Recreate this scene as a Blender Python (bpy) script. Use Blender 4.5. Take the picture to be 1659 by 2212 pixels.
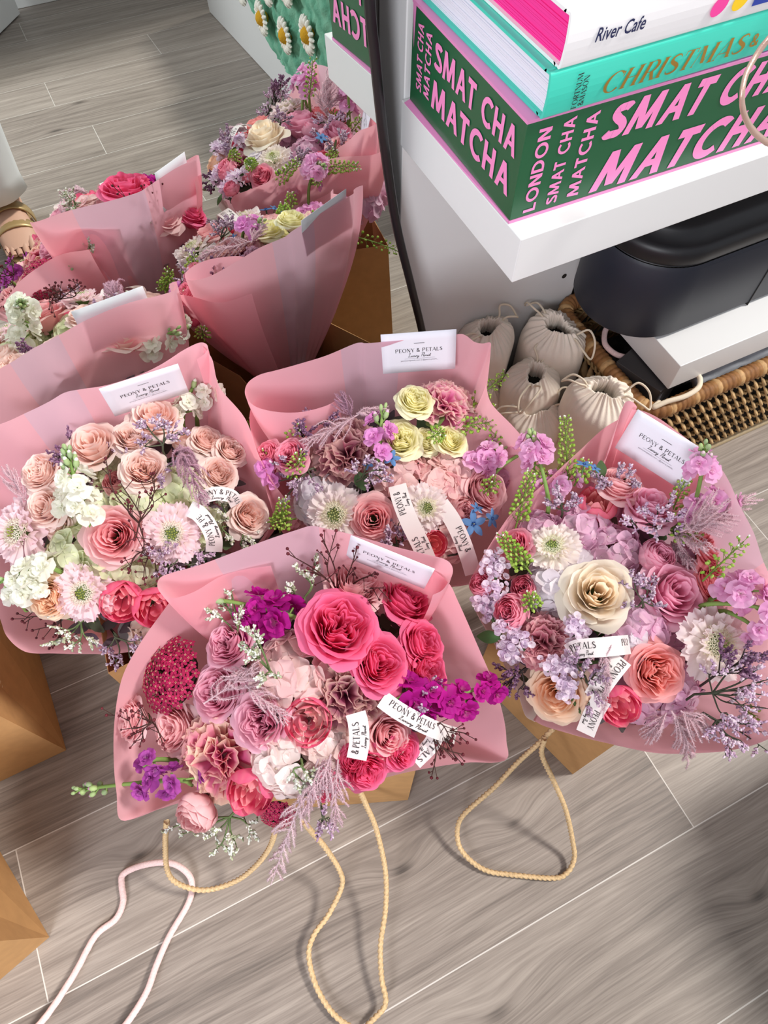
import bpy, math, random
import numpy as np
from mathutils import Vector, Matrix

for o in list(bpy.data.objects):
    bpy.data.objects.remove(o)
SC = bpy.context.scene
COL = SC.collection
PI = math.pi

# ------------------------------------------------------------------ camera
FPX, CU, CV, CH = 1530.0, 829.5, 1106.0, 1.08
CM = np.array([[0.89823905, -0.43946638, 0.00599235],
               [-0.38027571, -0.78394873, -0.49072882],
               [0.22035651, 0.43851305, -0.87129175]])       # rows: right, down, forward
cam = bpy.data.cameras.new('camera')
cam.sensor_fit = 'VERTICAL'
cam.sensor_height = 36.0
cam.lens = FPX / 2212.0 * 36.0
cam.clip_start = 0.02
camo = bpy.data.objects.new('camera', cam)
COL.objects.link(camo)
rot = Matrix((CM[0], -CM[1], -CM[2])).transposed()
camo.matrix_world = Matrix.Translation((0, 0, CH)) @ rot.to_4x4()
SC.camera = camo

# ------------------------------------------------------------------ light and exposure
SC.view_settings.view_transform = 'Standard'
SC.view_settings.look = 'None'
SC.view_settings.gamma = 1.0
SC.view_settings.exposure = 0.14
SC.view_settings.use_curve_mapping = False

W = bpy.data.worlds.new('room_light')
SC.world = W
W.use_nodes = True
W.node_tree.nodes['Background'].inputs[0].default_value = (0.93, 0.95, 1.0, 1)
W.node_tree.nodes['Background'].inputs[1].default_value = 0.60


def aim(o, loc, target):
    o.location = loc
    d = Vector(target) - Vector(loc)
    o.rotation_euler = d.to_track_quat('-Z', 'Y').to_euler()


def area_light(name, loc, target, sx, sy, power, color):
    l = bpy.data.lights.new(name, 'AREA')
    l.shape = 'RECTANGLE'
    l.size, l.size_y = sx, sy
    l.energy = power
    l.color = color
    o = bpy.data.objects.new(name, l)
    COL.objects.link(o)
    aim(o, loc, target)
    return o


sun = bpy.data.lights.new('sun', 'SUN')
sun.energy = 2.9
sun.angle = math.radians(9)
sun.color = (1.0, 0.96, 0.9)
suno = bpy.data.objects.new('sun', sun)
COL.objects.link(suno)
aim(suno, (1.50, -0.28, 2.1), (0.1, 0.2, 0.2))
area_light('window_light', (-1.5, -1.3, 1.7), (0.2, 0.3, 0.3), 0.8, 1.0, 46, (0.93, 0.95, 1.0))


# ------------------------------------------------------------------ helpers
def ray(u, v):
    return CM.T @ np.array([(u - CU) / FPX, (v - CV) / FPX, 1.0])


def at(u, v, z):
    """The point at height z above the floor seen at (u, v)."""
    d = ray(u, v)
    t = (z - CH) / d[2]
    return np.array([0, 0, CH]) + d * t


def depth(P):
    return float(CM[2] @ (np.asarray(P) - np.array([0, 0, CH])))


def srgb(r, g=None, b=None):
    if g is None:
        r, g, b = r
    f = lambda c: (c / 255 / 12.92) if c / 255 <= 0.04045 else ((c / 255 + 0.055) / 1.055) ** 2.4
    return np.array([f(r), f(g), f(b)])


def unit(v):
    v = np.asarray(v, float)
    return v / (np.linalg.norm(v) + 1e-12)


def catmull(P, sub=6, closed=False):
    P = np.asarray(P, float)
    n = len(P)
    out = []
    rng = range(n) if closed else range(n - 1)
    for i in rng:
        if closed:
            p0, p1, p2, p3 = P[i - 1], P[i], P[(i + 1) % n], P[(i + 2) % n]
        else:
            p0 = P[i - 1] if i > 0 else 2 * P[0] - P[1]
            p1, p2 = P[i], P[i + 1]
            p3 = P[i + 2] if i + 2 < n else 2 * P[n - 1] - P[n - 2]
        for k in range(sub):
            t = k / sub
            out.append(0.5 * ((2 * p1) + (-p0 + p2) * t + (2 * p0 - 5 * p1 + 4 * p2 - p3) * t * t
                              + (-p0 + 3 * p1 - 3 * p2 + p3) * t ** 3))
    if not closed:
        out.append(P[-1])
    return np.array(out)


class MB:
    """Collects vertices, faces, colours and material slots for ONE mesh."""

    def __init__(s):
        s.V, s.F, s.C, s.M, s.n = [], [], [], [], 0

    def add(s, V, F, c=(1, 1, 1), mi=0):
        V = np.asarray(V, float)
        c = np.asarray(c, float)
        if c.ndim == 1:
            c = np.tile(c, (len(V), 1))
        s.V.append(V)
        s.C.append(c)
        k = s.n
        s.F.extend([tuple(i + k for i in f) for f in F])
        s.M.extend([mi] * len(F))
        s.n += len(V)

    def grid(s, P, c=(1, 1, 1), mi=0, cu=False, cv=False):
        P = np.asarray(P, float)
        nu, nv = P.shape[:2]
        F = []
        for i in range(nu if cu else nu - 1):
            for j in range(nv if cv else nv - 1):
                a, b = i, (i + 1) % nu
                d, e = j, (j + 1) % nv
                F.append((a * nv + d, b * nv + d, b * nv + e, a * nv + e))
        c = np.asarray(c, float)
        if c.ndim == 3:
            c = c.reshape(-1, 3)
        s.add(P.reshape(-1, 3), F, c, mi)

    def box(s, lo, hi, c=(1, 1, 1), mi=0, M=None):
        x0, y0, z0 = lo
        x1, y1, z1 = hi
        V = np.array([(x0, y0, z0), (x1, y0, z0), (x1, y1, z0), (x0, y1, z0),
                      (x0, y0, z1), (x1, y0, z1), (x1, y1, z1), (x0, y1, z1)], float)
        if M is not None:
            V = V @ M[0].T + M[1]
        s.add(V, [(0, 3, 2, 1), (4, 5, 6, 7), (0, 1, 5, 4), (1, 2, 6, 5), (2, 3, 7, 6), (3, 0, 4, 7)], c, mi)

    def tube(s, pts, r, k=8, c=(1, 1, 1), mi=0, prof=None, cap=True):
        P = np.asarray(pts, float)
        n = len(P)
        r = np.full(n, r, float) if np.isscalar(r) else np.asarray(r, float)
        T = np.gradient(P, axis=0)
        T /= np.linalg.norm(T, axis=1)[:, None] + 1e-12
        up = np.array([0, 0, 1.0]) if abs(T[0][2]) < 0.9 else np.array([1.0, 0, 0])
        N = unit(np.cross(T[0], up))
        G = np.zeros((n, k, 3))
        L = np.r_[0, np.cumsum(np.linalg.norm(np.diff(P, axis=0), axis=1))]
        for i in range(n):
            N = unit(N - T[i] * (N @ T[i]))
            B = np.cross(T[i], N)
            for j in range(k):
                a = 2 * PI * j / k
                q = prof(a, L[i]) if prof else (math.cos(a), math.sin(a))
                G[i, j] = P[i] + r[i] * (N * q[0] + B * q[1])
        cc = np.asarray(c, float)
        if cc.ndim == 2:
            cc = np.repeat(cc[:, None, :], k, axis=1)
        s.grid(G, cc, mi, cv=True)
        if cap and n > 1:
            base = s.n - n * k
            s.F.append(tuple(base + j for j in range(k))[::-1]); s.M.append(mi)
            s.F.append(tuple(base + (n - 1) * k + j for j in range(k))); s.M.append(mi)

    def ball(s, p, r, c=(1, 1, 1), mi=0, k=6, axis=None, stretch=1.0):
        th = np.linspace(0, PI, k // 2 + 2)
        ph = np.linspace(0, 2 * PI, k, endpoint=False)
        G = np.array([[(math.sin(a) * math.cos(b), math.sin(a) * math.sin(b), math.cos(a) * stretch) for b in ph] for a in th]) * r
        if axis is not None:
            G = G @ frame(axis).T
        s.grid(G + np.asarray(p), c, mi, cv=True)

    def mesh(s, name, mats, smooth=True):
        me = bpy.data.meshes.new(name)
        V = np.concatenate(s.V) if s.V else np.zeros((0, 3))
        me.from_pydata(V.tolist(), [], s.F)
        C = np.concatenate(s.C) if s.C else np.zeros((0, 3))
        at_ = me.color_attributes.new('Col', 'FLOAT_COLOR', 'POINT')
        at_.data.foreach_set('color', np.c_[C, np.ones(len(C))].astype(np.float32).ravel())
        for m in (mats if isinstance(mats, (list, tuple)) else [mats]):
            me.materials.append(m)
        me.polygons.foreach_set('material_index', np.array(s.M, dtype=np.int32))
        me.polygons.foreach_set('use_smooth', np.full(len(s.F), smooth))
        me.update()
        return me


def frame(z, roll=0.0):
    """3x3 whose third column is z."""
    z = unit(z)
    a = np.array([1.0, 0, 0]) if abs(z[0]) < 0.8 else np.array([0, 1.0, 0])
    x = unit(np.cross(a, z))
    y = np.cross(z, x)
    R = np.array([x, y, z]).T
    c, s_ = math.cos(roll), math.sin(roll)
    return R @ np.array([[c, -s_, 0], [s_, c, 0], [0, 0, 1]])


def tag(o, label=None, cat=None, group=None, kind=None):
    for k, v in (('label', label), ('category', cat), ('group', group), ('kind', kind)):
        if v:
            o[k] = v
    return o


def link(name, me, parent=None, loc=None, M=None):
    """Link a mesh whose coordinates are world coordinates (or local with M) as one object."""
    o = bpy.data.objects.new(name, me)
    COL.objects.link(o)
    if parent is not None:
        o.parent = parent
        off = WL.get(parent.name, np.zeros(3))
        if M is None:
            o.location = -off
        else:
            M = M.copy()
            M.translation = M.translation - Vector(off)
            o.matrix_local = M
    elif M is not None:
        o.matrix_world = M
    elif loc is not None:
        o.location = loc
    return o


WL = {}


def thing(name, loc, label, cat, group=None):
    o = bpy.data.objects.new(name, None)
    o.empty_display_size = 0.03
    COL.objects.link(o)
    o.location = loc
    WL[o.name] = np.asarray(loc, float)
    return tag(o, label, cat, group)


def solid(name, mb, mats, label=None, cat=None, group=None, kind=None, parent=None, smooth=False, bevel=0, thick=0, segs=2):
    o = link(name, mb.mesh(name, mats, smooth), parent)
    tag(o, label, cat, group, kind)
    if thick:
        m = o.modifiers.new('thick', 'SOLIDIFY'); m.thickness = thick; m.offset = 0
    if bevel:
        m = o.modifiers.new('bevel', 'BEVEL'); m.width = bevel; m.segments = segs; m.limit_method = 'ANGLE'
        if smooth is False:
            o.data.polygons.foreach_set('use_smooth', np.full(len(o.data.polygons), True))
            m.harden_normals = False
            w = o.modifiers.new('wn', 'WEIGHTED_NORMAL'); w.keep_sharp = True
    return o


# ------------------------------------------------------------------ materials
def mat(name, color=None, rough=0.5, metal=0.0, attr=False, trans=0.0, spec=0.5, bump=None, noise=None, coat=0.0, sheen=0.0):
    m = bpy.data.materials.new(name)
    m.use_nodes = True
    nt = m.node_tree
    b = nt.nodes['Principled BSDF']
    out = nt.nodes['Material Output']
    b.inputs['Roughness'].default_value = rough
    b.inputs['Metallic'].default_value = metal
    b.inputs['Specular IOR Level'].default_value = spec
    b.inputs['Coat Weight'].default_value = coat
    b.inputs['Sheen Weight'].default_value = sheen
    csock = None
    if attr:
        a = nt.nodes.new('ShaderNodeAttribute')
        a.attribute_name = 'Col'
        csock = a.outputs['Color']
    if color is not None and not attr:
        b.inputs['Base Color'].default_value = (*color, 1)
    if noise:                                        # (scale, lo, hi): mottled pigment
        tc = nt.nodes.new('ShaderNodeTexCoord')
        nz = nt.nodes.new('ShaderNodeTexNoise')
        nz.inputs['Scale'].default_value = noise[0]
        nz.inputs['Detail'].default_value = 6
        nt.links.new(tc.outputs['Object'], nz.inputs['Vector'])
        mr = nt.nodes.new('ShaderNodeMapRange')
        mr.inputs['From Min'].default_value = 0.3
        mr.inputs['From Max'].default_value = 0.7
        mr.inputs['To Min'].default_value = noise[1]
        mr.inputs['To Max'].default_value = noise[2]
        nt.links.new(nz.outputs['Fac'], mr.inputs['Value'])
        mx = nt.nodes.new('ShaderNodeVectorMath')
        mx.operation = 'SCALE'
        if csock:
            nt.links.new(csock, mx.inputs[0])
        else:
            mx.inputs[0].default_value = tuple(color)
        nt.links.new(mr.outputs[0], mx.inputs['Scale'])
        csock = mx.outputs[0]
    if csock:
        nt.links.new(csock, b.inputs['Base Color'])
    if bump:                                         # (scale, strength, distance)
        tc = nt.nodes.new('ShaderNodeTexCoord')
        nz = nt.nodes.new('ShaderNodeTexNoise')
        nz.inputs['Scale'].default_value = bump[0]
        nz.inputs['Detail'].default_value = 4
        nt.links.new(tc.outputs['Object'], nz.inputs['Vector'])
        bp = nt.nodes.new('ShaderNodeBump')
        bp.inputs['Strength'].default_value = bump[1]
        bp.inputs['Distance'].default_value = bump[2]
        nt.links.new(nz.outputs['Fac'], bp.inputs['Height'])
        nt.links.new(bp.outputs[0], b.inputs['Normal'])
    if trans:
        tr = nt.nodes.new('ShaderNodeBsdfTranslucent')
        mix = nt.nodes.new('ShaderNodeMixShader')
        mix.inputs[0].default_value = trans
        if csock:
            nt.links.new(csock, tr.inputs['Color'])
        else:
            tr.inputs['Color'].default_value = (*color, 1)
        nt.links.new(b.outputs[0], mix.inputs[1])
        nt.links.new(tr.outputs[0], mix.inputs[2])
        nt.links.new(mix.outputs[0], out.inputs['Surface'])
    return m


PETAL = mat('petal', attr=True, rough=0.62, trans=0.44, spec=0.25)
GREEN = mat('plant', attr=True, rough=0.6, trans=0.12, spec=0.3)
PAPER = mat('pink_wrapping_paper', color=srgb(254, 192, 203), rough=0.40, trans=0.48, spec=0.35)
FROST = mat('mauve_wrapping_paper', color=srgb(240, 196, 211), rough=0.40, trans=0.48, spec=0.35)
TISSUE = mat('white_tissue', color=srgb(232, 222, 214), rough=0.6, trans=0.5)
KRAFT = mat('kraft_paper', color=srgb(190, 146, 98), rough=0.75, noise=(60, 0.93, 1.05), spec=0.2)
ROPE = mat('jute', color=srgb(212, 182, 140), rough=0.9, noise=(400, 0.75, 1.15), spec=0.1)
PINKCORD = mat('pink_cord', color=srgb(232, 202, 200), rough=0.85, noise=(500, 0.85, 1.08), spec=0.1)
CARD = mat('card', color=srgb(236, 234, 244), rough=0.55, spec=0.3)
INK = mat('ink', color=srgb(40, 34, 38), rough=0.6)
GREYINK = mat('grey_ink', color=srgb(140, 136, 146), rough=0.6)
SATIN = mat('satin_ribbon', color=srgb(240, 230, 228), rough=0.28, spec=0.6, trans=0.15, sheen=0.3)
WHITE = mat('white_laminate', color=srgb(226, 226, 226), rough=0.38, bump=(900, 0.05, 0.0004))
WALLSHADE = mat('shade_grey_wall', color=srgb(122, 119, 116), rough=0.8, bump=(120, 0.05, 0.001))  # shade beside the mirror put into the wall colour as grey
WALL = mat('wall_paint', color=srgb(215, 213, 210), rough=0.8, bump=(120, 0.05, 0.001))
BLACKM = mat('black_frame', color=srgb(22, 20, 22), rough=0.35, spec=0.6)
MIRROR = mat('mirror_glass', color=(0.80, 0.84, 0.81), rough=0.0, metal=1.0)
COTTON = mat('cotton', color=srgb(240, 228, 214), rough=0.95, bump=(700, 0.35, 0.001), spec=0.1, noise=(30, 0.94, 1.03), sheen=0.2)
CORD = mat('cotton_cord', color=srgb(232, 218, 196), rough=0.9, bump=(900, 0.4, 0.0006), spec=0.1)
DARKIN = mat('near_black', color=srgb(30, 26, 22), rough=0.8)
GREENBOX = mat('green_cover', color=srgb(34, 92, 58), rough=0.32, spec=0.5)
PINKBOX = mat('pink_board', color=srgb(226, 140, 192), rough=0.35, spec=0.5)
PINKINK = mat('pink_print', color=srgb(247, 142, 200), rough=0.35)
TURQ = mat('turquoise_cloth', color=srgb(64, 205, 182), rough=0.36, spec=0.5)
GOLD = mat('gold_foil', color=srgb(214, 168, 84), rough=0.3, metal=0.85)
PAGES = mat('page_edges', color=srgb(226, 224, 236), rough=0.8)
PINKPAGES = mat('pink_page_edges', color=srgb(244, 44, 150), rough=0.6)
GLOSSW = mat('white_cover', color=srgb(240, 238, 240), rough=0.22, spec=0.55)
NAVYINK = mat('navy_ink', color=srgb(28, 34, 80), rough=0.4)
BLUEINK = mat('blue_print', color=srgb(34, 60, 160), rough=0.4)
YELINK = mat('yellow_print', color=srgb(250, 206, 20), rough=0.4)
HOTINK = mat('hot_pink_print', color=srgb(246, 66, 160), rough=0.4)
NAVY = mat('navy_plastic', color=srgb(30, 34, 46), rough=0.5, spec=0.45, bump=(1500, 0.06, 0.0003))
BLACKG = mat('black_plastic', color=srgb(20, 21, 26), rough=0.46, spec=0.5)
WICKER = mat('wicker', attr=True, rough=0.6, noise=(220, 0.8, 1.12), spec=0.3)
PLINTH = mat('pale_wood', color=srgb(206, 186, 150), rough=0.6)
CHAR = mat('charcoal_board', color=srgb(52, 50, 52), rough=0.5)
BLACKBAG = mat('black_plastic_bag', color=srgb(24, 23, 25), rough=0.35, spec=0.5, bump=(40, 0.6, 0.01))
GREYCLOTH = mat('grey_cloth', color=srgb(140, 143, 150), rough=0.9, bump=(300, 0.3, 0.001))
ROSEGOLD = mat('rose_gold_cord', color=srgb(214, 178, 164), rough=0.35, metal=0.6, bump=(1200, 0.4, 0.0006))
KNIT = mat('knitted_wool', attr=True, rough=0.95, bump=(260, 0.6, 0.003), spec=0.1)
TROUSER = mat('white_cotton_trousers', color=srgb(236, 236, 240), rough=0.85)
SKIN = mat('skin', color=srgb(214, 168, 146), rough=0.5)
SANDAL = mat('gold_leather', color=srgb(190, 160, 112), rough=0.38, metal=0.35)


# ------------------------------------------------------------------ lettering
def arcband(cx, cy, rx, ry, a0, a1, wf, n=18):
    a = np.radians(np.linspace(a0, a1, n))
    w = np.array([wf(x) for x in a])
    o = np.c_[cx + rx * np.cos(a), cy + ry * np.sin(a)]
    i = np.c_[cx + (rx - w) * np.cos(a), cy + (ry - np.minimum(w, ry * .6)) * np.sin(a)]
    return [np.array([o[k], o[k + 1], i[k + 1], i[k]]) for k in range(n - 1)]


def band2(pts, w, sub=5):
    P = catmull(np.array(pts, float), sub)
    T = np.gradient(P, axis=0)
    T /= np.linalg.norm(T, axis=1)[:, None] + 1e-9
    N = np.c_[-T[:, 1], T[:, 0]]
    w = np.array([w(k / (len(P) - 1)) if callable(w) else w for k in range(len(P))])
    a, b = P + N * w[:, None] / 2, P - N * w[:, None] / 2
    return [np.array([a[k], a[k + 1], b[k + 1], b[k]]) for k in range(len(P) - 1)]


def glyph(ch, T, t, sf):
    """Polygons of one capital of height 1, and its advance. T thick, t thin, sf serif length."""
    Q = []
    V = lambda x, w=T, y0=0, y1=1: Q.append(np.array([(x, y0), (x + w, y0), (x + w, y1), (x, y1)]))
    Hh = lambda y, x0, x1, w=t: Q.append(np.array([(x0, y), (x1, y), (x1, y + w), (x0, y + w)]))
    D = lambda x0, y0, x1, y1, w: Q.append(np.array([(x0, y0), (x0 + w, y0), (x1 + w, y1), (x1, y1)]))
    st = 0.035

    def S(x, y, w):
        if sf:
            Hh(0 if y == 0 else 1 - st, x - sf, x + w + sf, st)
    cw = lambda a: t + (T - t) * abs(math.cos(a)) ** 1.2
    if ch == ' ':
        return [], 0.32
    if ch in 'PRB':
        x = sf
        V(x); S(x, 0, T); S(x, 1, T)
        r = 0.28 if ch != 'B' else 0.26
        Hh(1 - t, x, x + .3); Hh(1 - 2 * r, x, x + .3)
        Q.extend(arcband(x + .3, 1 - r + t / 2, r + T * .25, r + t / 2, -90, 90, cw, 12))
        if ch == 'R':
            D(x + .55 - T * .3, 0, x + .26, 1 - 2 * r + t, T)
            S(x + .55 - T * .3, 0, T)
        if ch == 'B':
            Hh(0, x, x + .32)
            Q.extend(arcband(x + .32, .25, .28 + T * .25, .25, -90, 90, cw, 12))
        return Q, x + .68
    if ch in 'EFL':
        x = sf
        V(x); S(x, 0, T); S(x, 1, T)
        w = .55
        if ch != 'L':
            Hh(1 - t, x, x + w); Hh(.5 - t / 2, x, x + w * .85)
        if ch != 'F':
            Hh(0, x, x + w)
        if sf:
            if ch != 'L': V(x + w - st, st, 1 - .22, 1)
            if ch != 'F': V(x + w - st, st, 0, .24)
        return Q, x + w + .08
    if ch in 'OC':
        r = .47
        a0, a1 = (0, 360) if ch == 'O' else (48, 312)
        Q.extend(arcband(r, .5, r, .52, a0, a1, cw, 30))
        if ch == 'C' and sf:
            V(r + .3, st * 1.3, .66, .92)
        return Q, (.98 if ch == 'O' else .84)
    if ch == 'D':
        x = sf
        V(x); S(x, 0, T); S(x, 1, T)
        Hh(0, x, x + .3); Hh(1 - t, x, x + .3)
        Q.extend(arcband(x + .28, .5, .48, .5, -90, 90, cw, 16))
        return Q, x + .82
    if ch == 'N':
        x = sf
        w = .72
        V(x, t if sf else T); V(x + w - (t if sf else T), t if sf else T)
        D(x + w - T * 1.15, 0, x, 1, T * 1.15)
        S(x, 0, t if sf else T)
        if sf: S(x + w - t, 1, t); S(x, 1, t)
        return Q, x + w + sf + .06
    if ch == 'Y':
        w = .72
        V(w / 2 - T / 2, T, 0, .45)
        D(w / 2 - T / 2, .42, 0, 1, T); D(w / 2 - t / 2, .42, w - t, 1, t)
        S(w / 2 - T / 2, 0, T)
        if sf: S(0, 1, T); S(w - t, 1, t)
        return Q, w + .02
    if ch == 'T':
        w = .62
        V(w / 2 - T / 2); Hh(1 - t, 0, w); S(w / 2 - T / 2, 0, T)
        if sf: V(0, st, 1 - .22, 1); V(w - st, st, 1 - .22, 1)
        return Q, w + .05
    if ch == 'A':
        w = .8
        a = t if sf else T
        D(0, 0, w / 2 - a / 2, 1, a); D(w - T, 0, w / 2 - T / 2, 1, T); Hh(.26, .16, w - .18, t if sf else T * .8)
        if sf: S(0, 0, t); S(w - T, 0, T)
        return Q, w + .02
    if ch == 'M':
        w = 1.0
        a = t if sf else T
        D(0, 0, .1, 1, a); D(w - T, 0, w - T - .1, 1, T)
        D(w / 2 - T / 2, .08, .1, 1, T); D(w / 2 - a / 2, .08, w - .1 - a, 1, a)
        if sf: S(0, 0, t); S(w - T, 0, T); S(.1, 1, T * .6); S(w - T - .1, 1, T)
        return Q, w + .05
    if ch == 'H':
        x = sf
        w = .7
        V(x); V(x + w - T); Hh(.5 - t / 2, x, x + w)
        for q in (x, x + w - T):
            S(q, 0, T); S(q, 1, T)
        return Q, x + w + sf + .08
    if ch == 'I':
        V(sf); S(sf, 0, T); S(sf, 1, T)
        return Q, T + 2 * sf + .08
    if ch == 'U':
        x = sf
        V(x, T, .3, 1); S(x, 1, T)
        V(x + .64 - t, t, .3, 1); S(x + .64 - t, 1, t)
        Q.extend(arcband(x + .32, .32, .32, .33, 180, 360, cw, 14))
        return Q, x + .72
    if ch == 'S':
        m = (lambda s_: t + (T - t) * math.sin(PI * s_) ** 1.5) if sf else T
        Q.extend(band2([(.52 - T * .1, .80), (.42, .93 - t * .3), (.27, .97 - t * .5), (.11, .88 - t * .2), (.09, .70), (.24, .56),
                        (.42, .44), (.53, .28), (.46, .10 + t * .2), (.28, .03 + t * .5), (.10, .08 + t * .3), (.02, .22)], m))
        return Q, .62
    if ch == '&':
        Q.extend(band2([(.74, .42), (.60, .12), (.34, .02 + t * .5), (.10, .14), (.10, .36), (.34, .54), (.50, .72), (.46, .93), (.30, .97),
                        (.17, .86), (.22, .66), (.48, .32), (.76, .03)], lambda s_: t + (T - t) * .75))
        return Q, .84
    return [], .4


def words(text, T=.16, t=.16, sf=0, track=0.06, shear=0.0):
    """All polygons of a line of capitals, height 1, starting at x=0; returns polygons and width."""
    x, out = 0.0, []
    for ch in text:
        Q, a = glyph(ch, T, t, sf)
        for q in Q:
            q = q.copy()
            q[:, 0] += x
            out.append(q)
        x += a + track
    for q in out:
        q[:, 0] += q[:, 1] * shear
    return out, x - track


_fc = {}


def bwords(text, shear=0.0, offset=0.0):
    """Line set in Blender's built-in font as triangles."""
    key = (text, shear, offset)
    if key in _fc:
        return _fc[key]
    cu = bpy.data.curves.new('t', 'FONT')
    cu.body = text
    cu.shear = shear
    cu.offset = offset
    cu.resolution_u = 3
    o = bpy.data.objects.new('t', cu)
    COL.objects.link(o)
    me = bpy.data.meshes.new_from_object(o.evaluated_get(bpy.context.evaluated_depsgraph_get()))
    V = np.array([v.co[:2] for v in me.vertices])
    F = [tuple(p.vertices) for p in me.polygons]
    bpy.data.objects.remove(o)
    bpy.data.curves.remove(cu)
    bpy.data.meshes.remove(me)
    V[:, 0] -= V[:, 0].min()
    V /= 0.72
    _fc[key] = (V, F)
    return V, F


def put_words(mb, text, fmap, h, T=.16, t=.16, sf=0, track=.06, shear=0.0, width=None, mi=0, x0=0.0, y0=0.0):
    Q, w = words(text, T, t, sf, track, shear)
    sx = h if width is None else width / w
    for k, q in enumerate(Q):
        P = np.array([fmap(x0 + a * sx, y0 + b * h) for a, b in q])
        nr = unit(np.cross(P[1] - P[0], P[2] - P[0]))
        P = P + (nr if nr @ (np.array([0, 0, CH]) - P[0]) > 0 else -nr) * (k % 9) * 1.2e-5
        mb.add(P, [tuple(range(len(P)))], mi=mi)
    return w * sx


def put_bwords(mb, text, fmap, h, shear=0.0, offset=0.0, width=None, mi=0, x0=0.0, y0=0.0):
    V, F = bwords(text, shear, offset)
    sx = h if width is None else width / V[:, 0].max()
    mb.add(np.array([fmap(x0 + a * sx, y0 + b * h) for a, b in V]), F, mi=mi)
    return V[:, 0].max() * sx


SCRIPT = {  # handwriting strokes, x advance
    'L': ([[(.0, .75), (.12, .95), (.25, .95), (.22, .6), (.1, .12), (.0, .02), (.2, .06), (.5, .02)]], .5),
    'u': ([[(0, .35), (.06, .3), (.06, .08), (.16, .03), (.27, .3), (.27, .05), (.36, .05)]], .36),
    'x': ([[(0, .32), (.1, .3), (.2, .05), (.32, .04)], [(.3, .34), (.02, .02)]], .34),
    'r': ([[(0, .1), (.08, .34), (.1, .28), (.22, .28), (.2, .06), (.32, .06)]], .32),
    'y': ([[(0, .32), (.06, .1), (.18, .1), (.28, .32), (.16, -.3), (.02, -.32), (.1, -.1), (.4, .1)]], .38),
    'F': ([[(.0, .9), (.25, .95), (.6, 1.0)], [(.32, .95), (.22, .5), (.12, .02)], [(.1, .52), (.4, .56)]], .48),
    'l': ([[(0, .1), (.16, .8), (.1, .9), (.06, .3), (.12, .03), (.22, .06)]], .22),
    'o': ([[(.2, .32), (.05, .28), (.04, .06), (.2, .06), (.24, .28), (.16, .3), (.34, .26)]], .34),
    'i': ([[(0, .1), (.08, .34), (.08, .06), (.2, .06)], [(.12, .5), (.14, .53)]], .2),
    's': ([[(0, .1), (.14, .36), (.18, .1), (.06, .03), (.26, .08)]], .26),
    't': ([[(0, .1), (.12, .75), (.08, .1), (.24, .08)], [(.0, .48), (.24, .52)]], .26),
    ' ': ([], .3)}


def put_script(mb, text, fmap, h, width, mi=0, x0=0.0, y0=0.0, pen=.055):
    tot = sum(SCRIPT[c][1] for c in text)
    sx = width / tot
    x = 0
    for c in text:
        for st in SCRIPT[c][0]:
            for q in band2([(a + b * .25, b) for a, b in st], pen, 3):
                mb.add(np.array([fmap(x0 + (x + a) * sx, y0 + b * h) for a, b in q]), [(0, 1, 2, 3)], mi=mi)
        x += SCRIPT[c][1]


def plane_map(O, ex, ey, eps=0.0004):
    O, ex, ey = np.asarray(O, float), unit(ex), unit(ey)
    n = np.cross(ex, ey)
    return lambda x, y: O + ex * x + ey * y + n * eps


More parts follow.
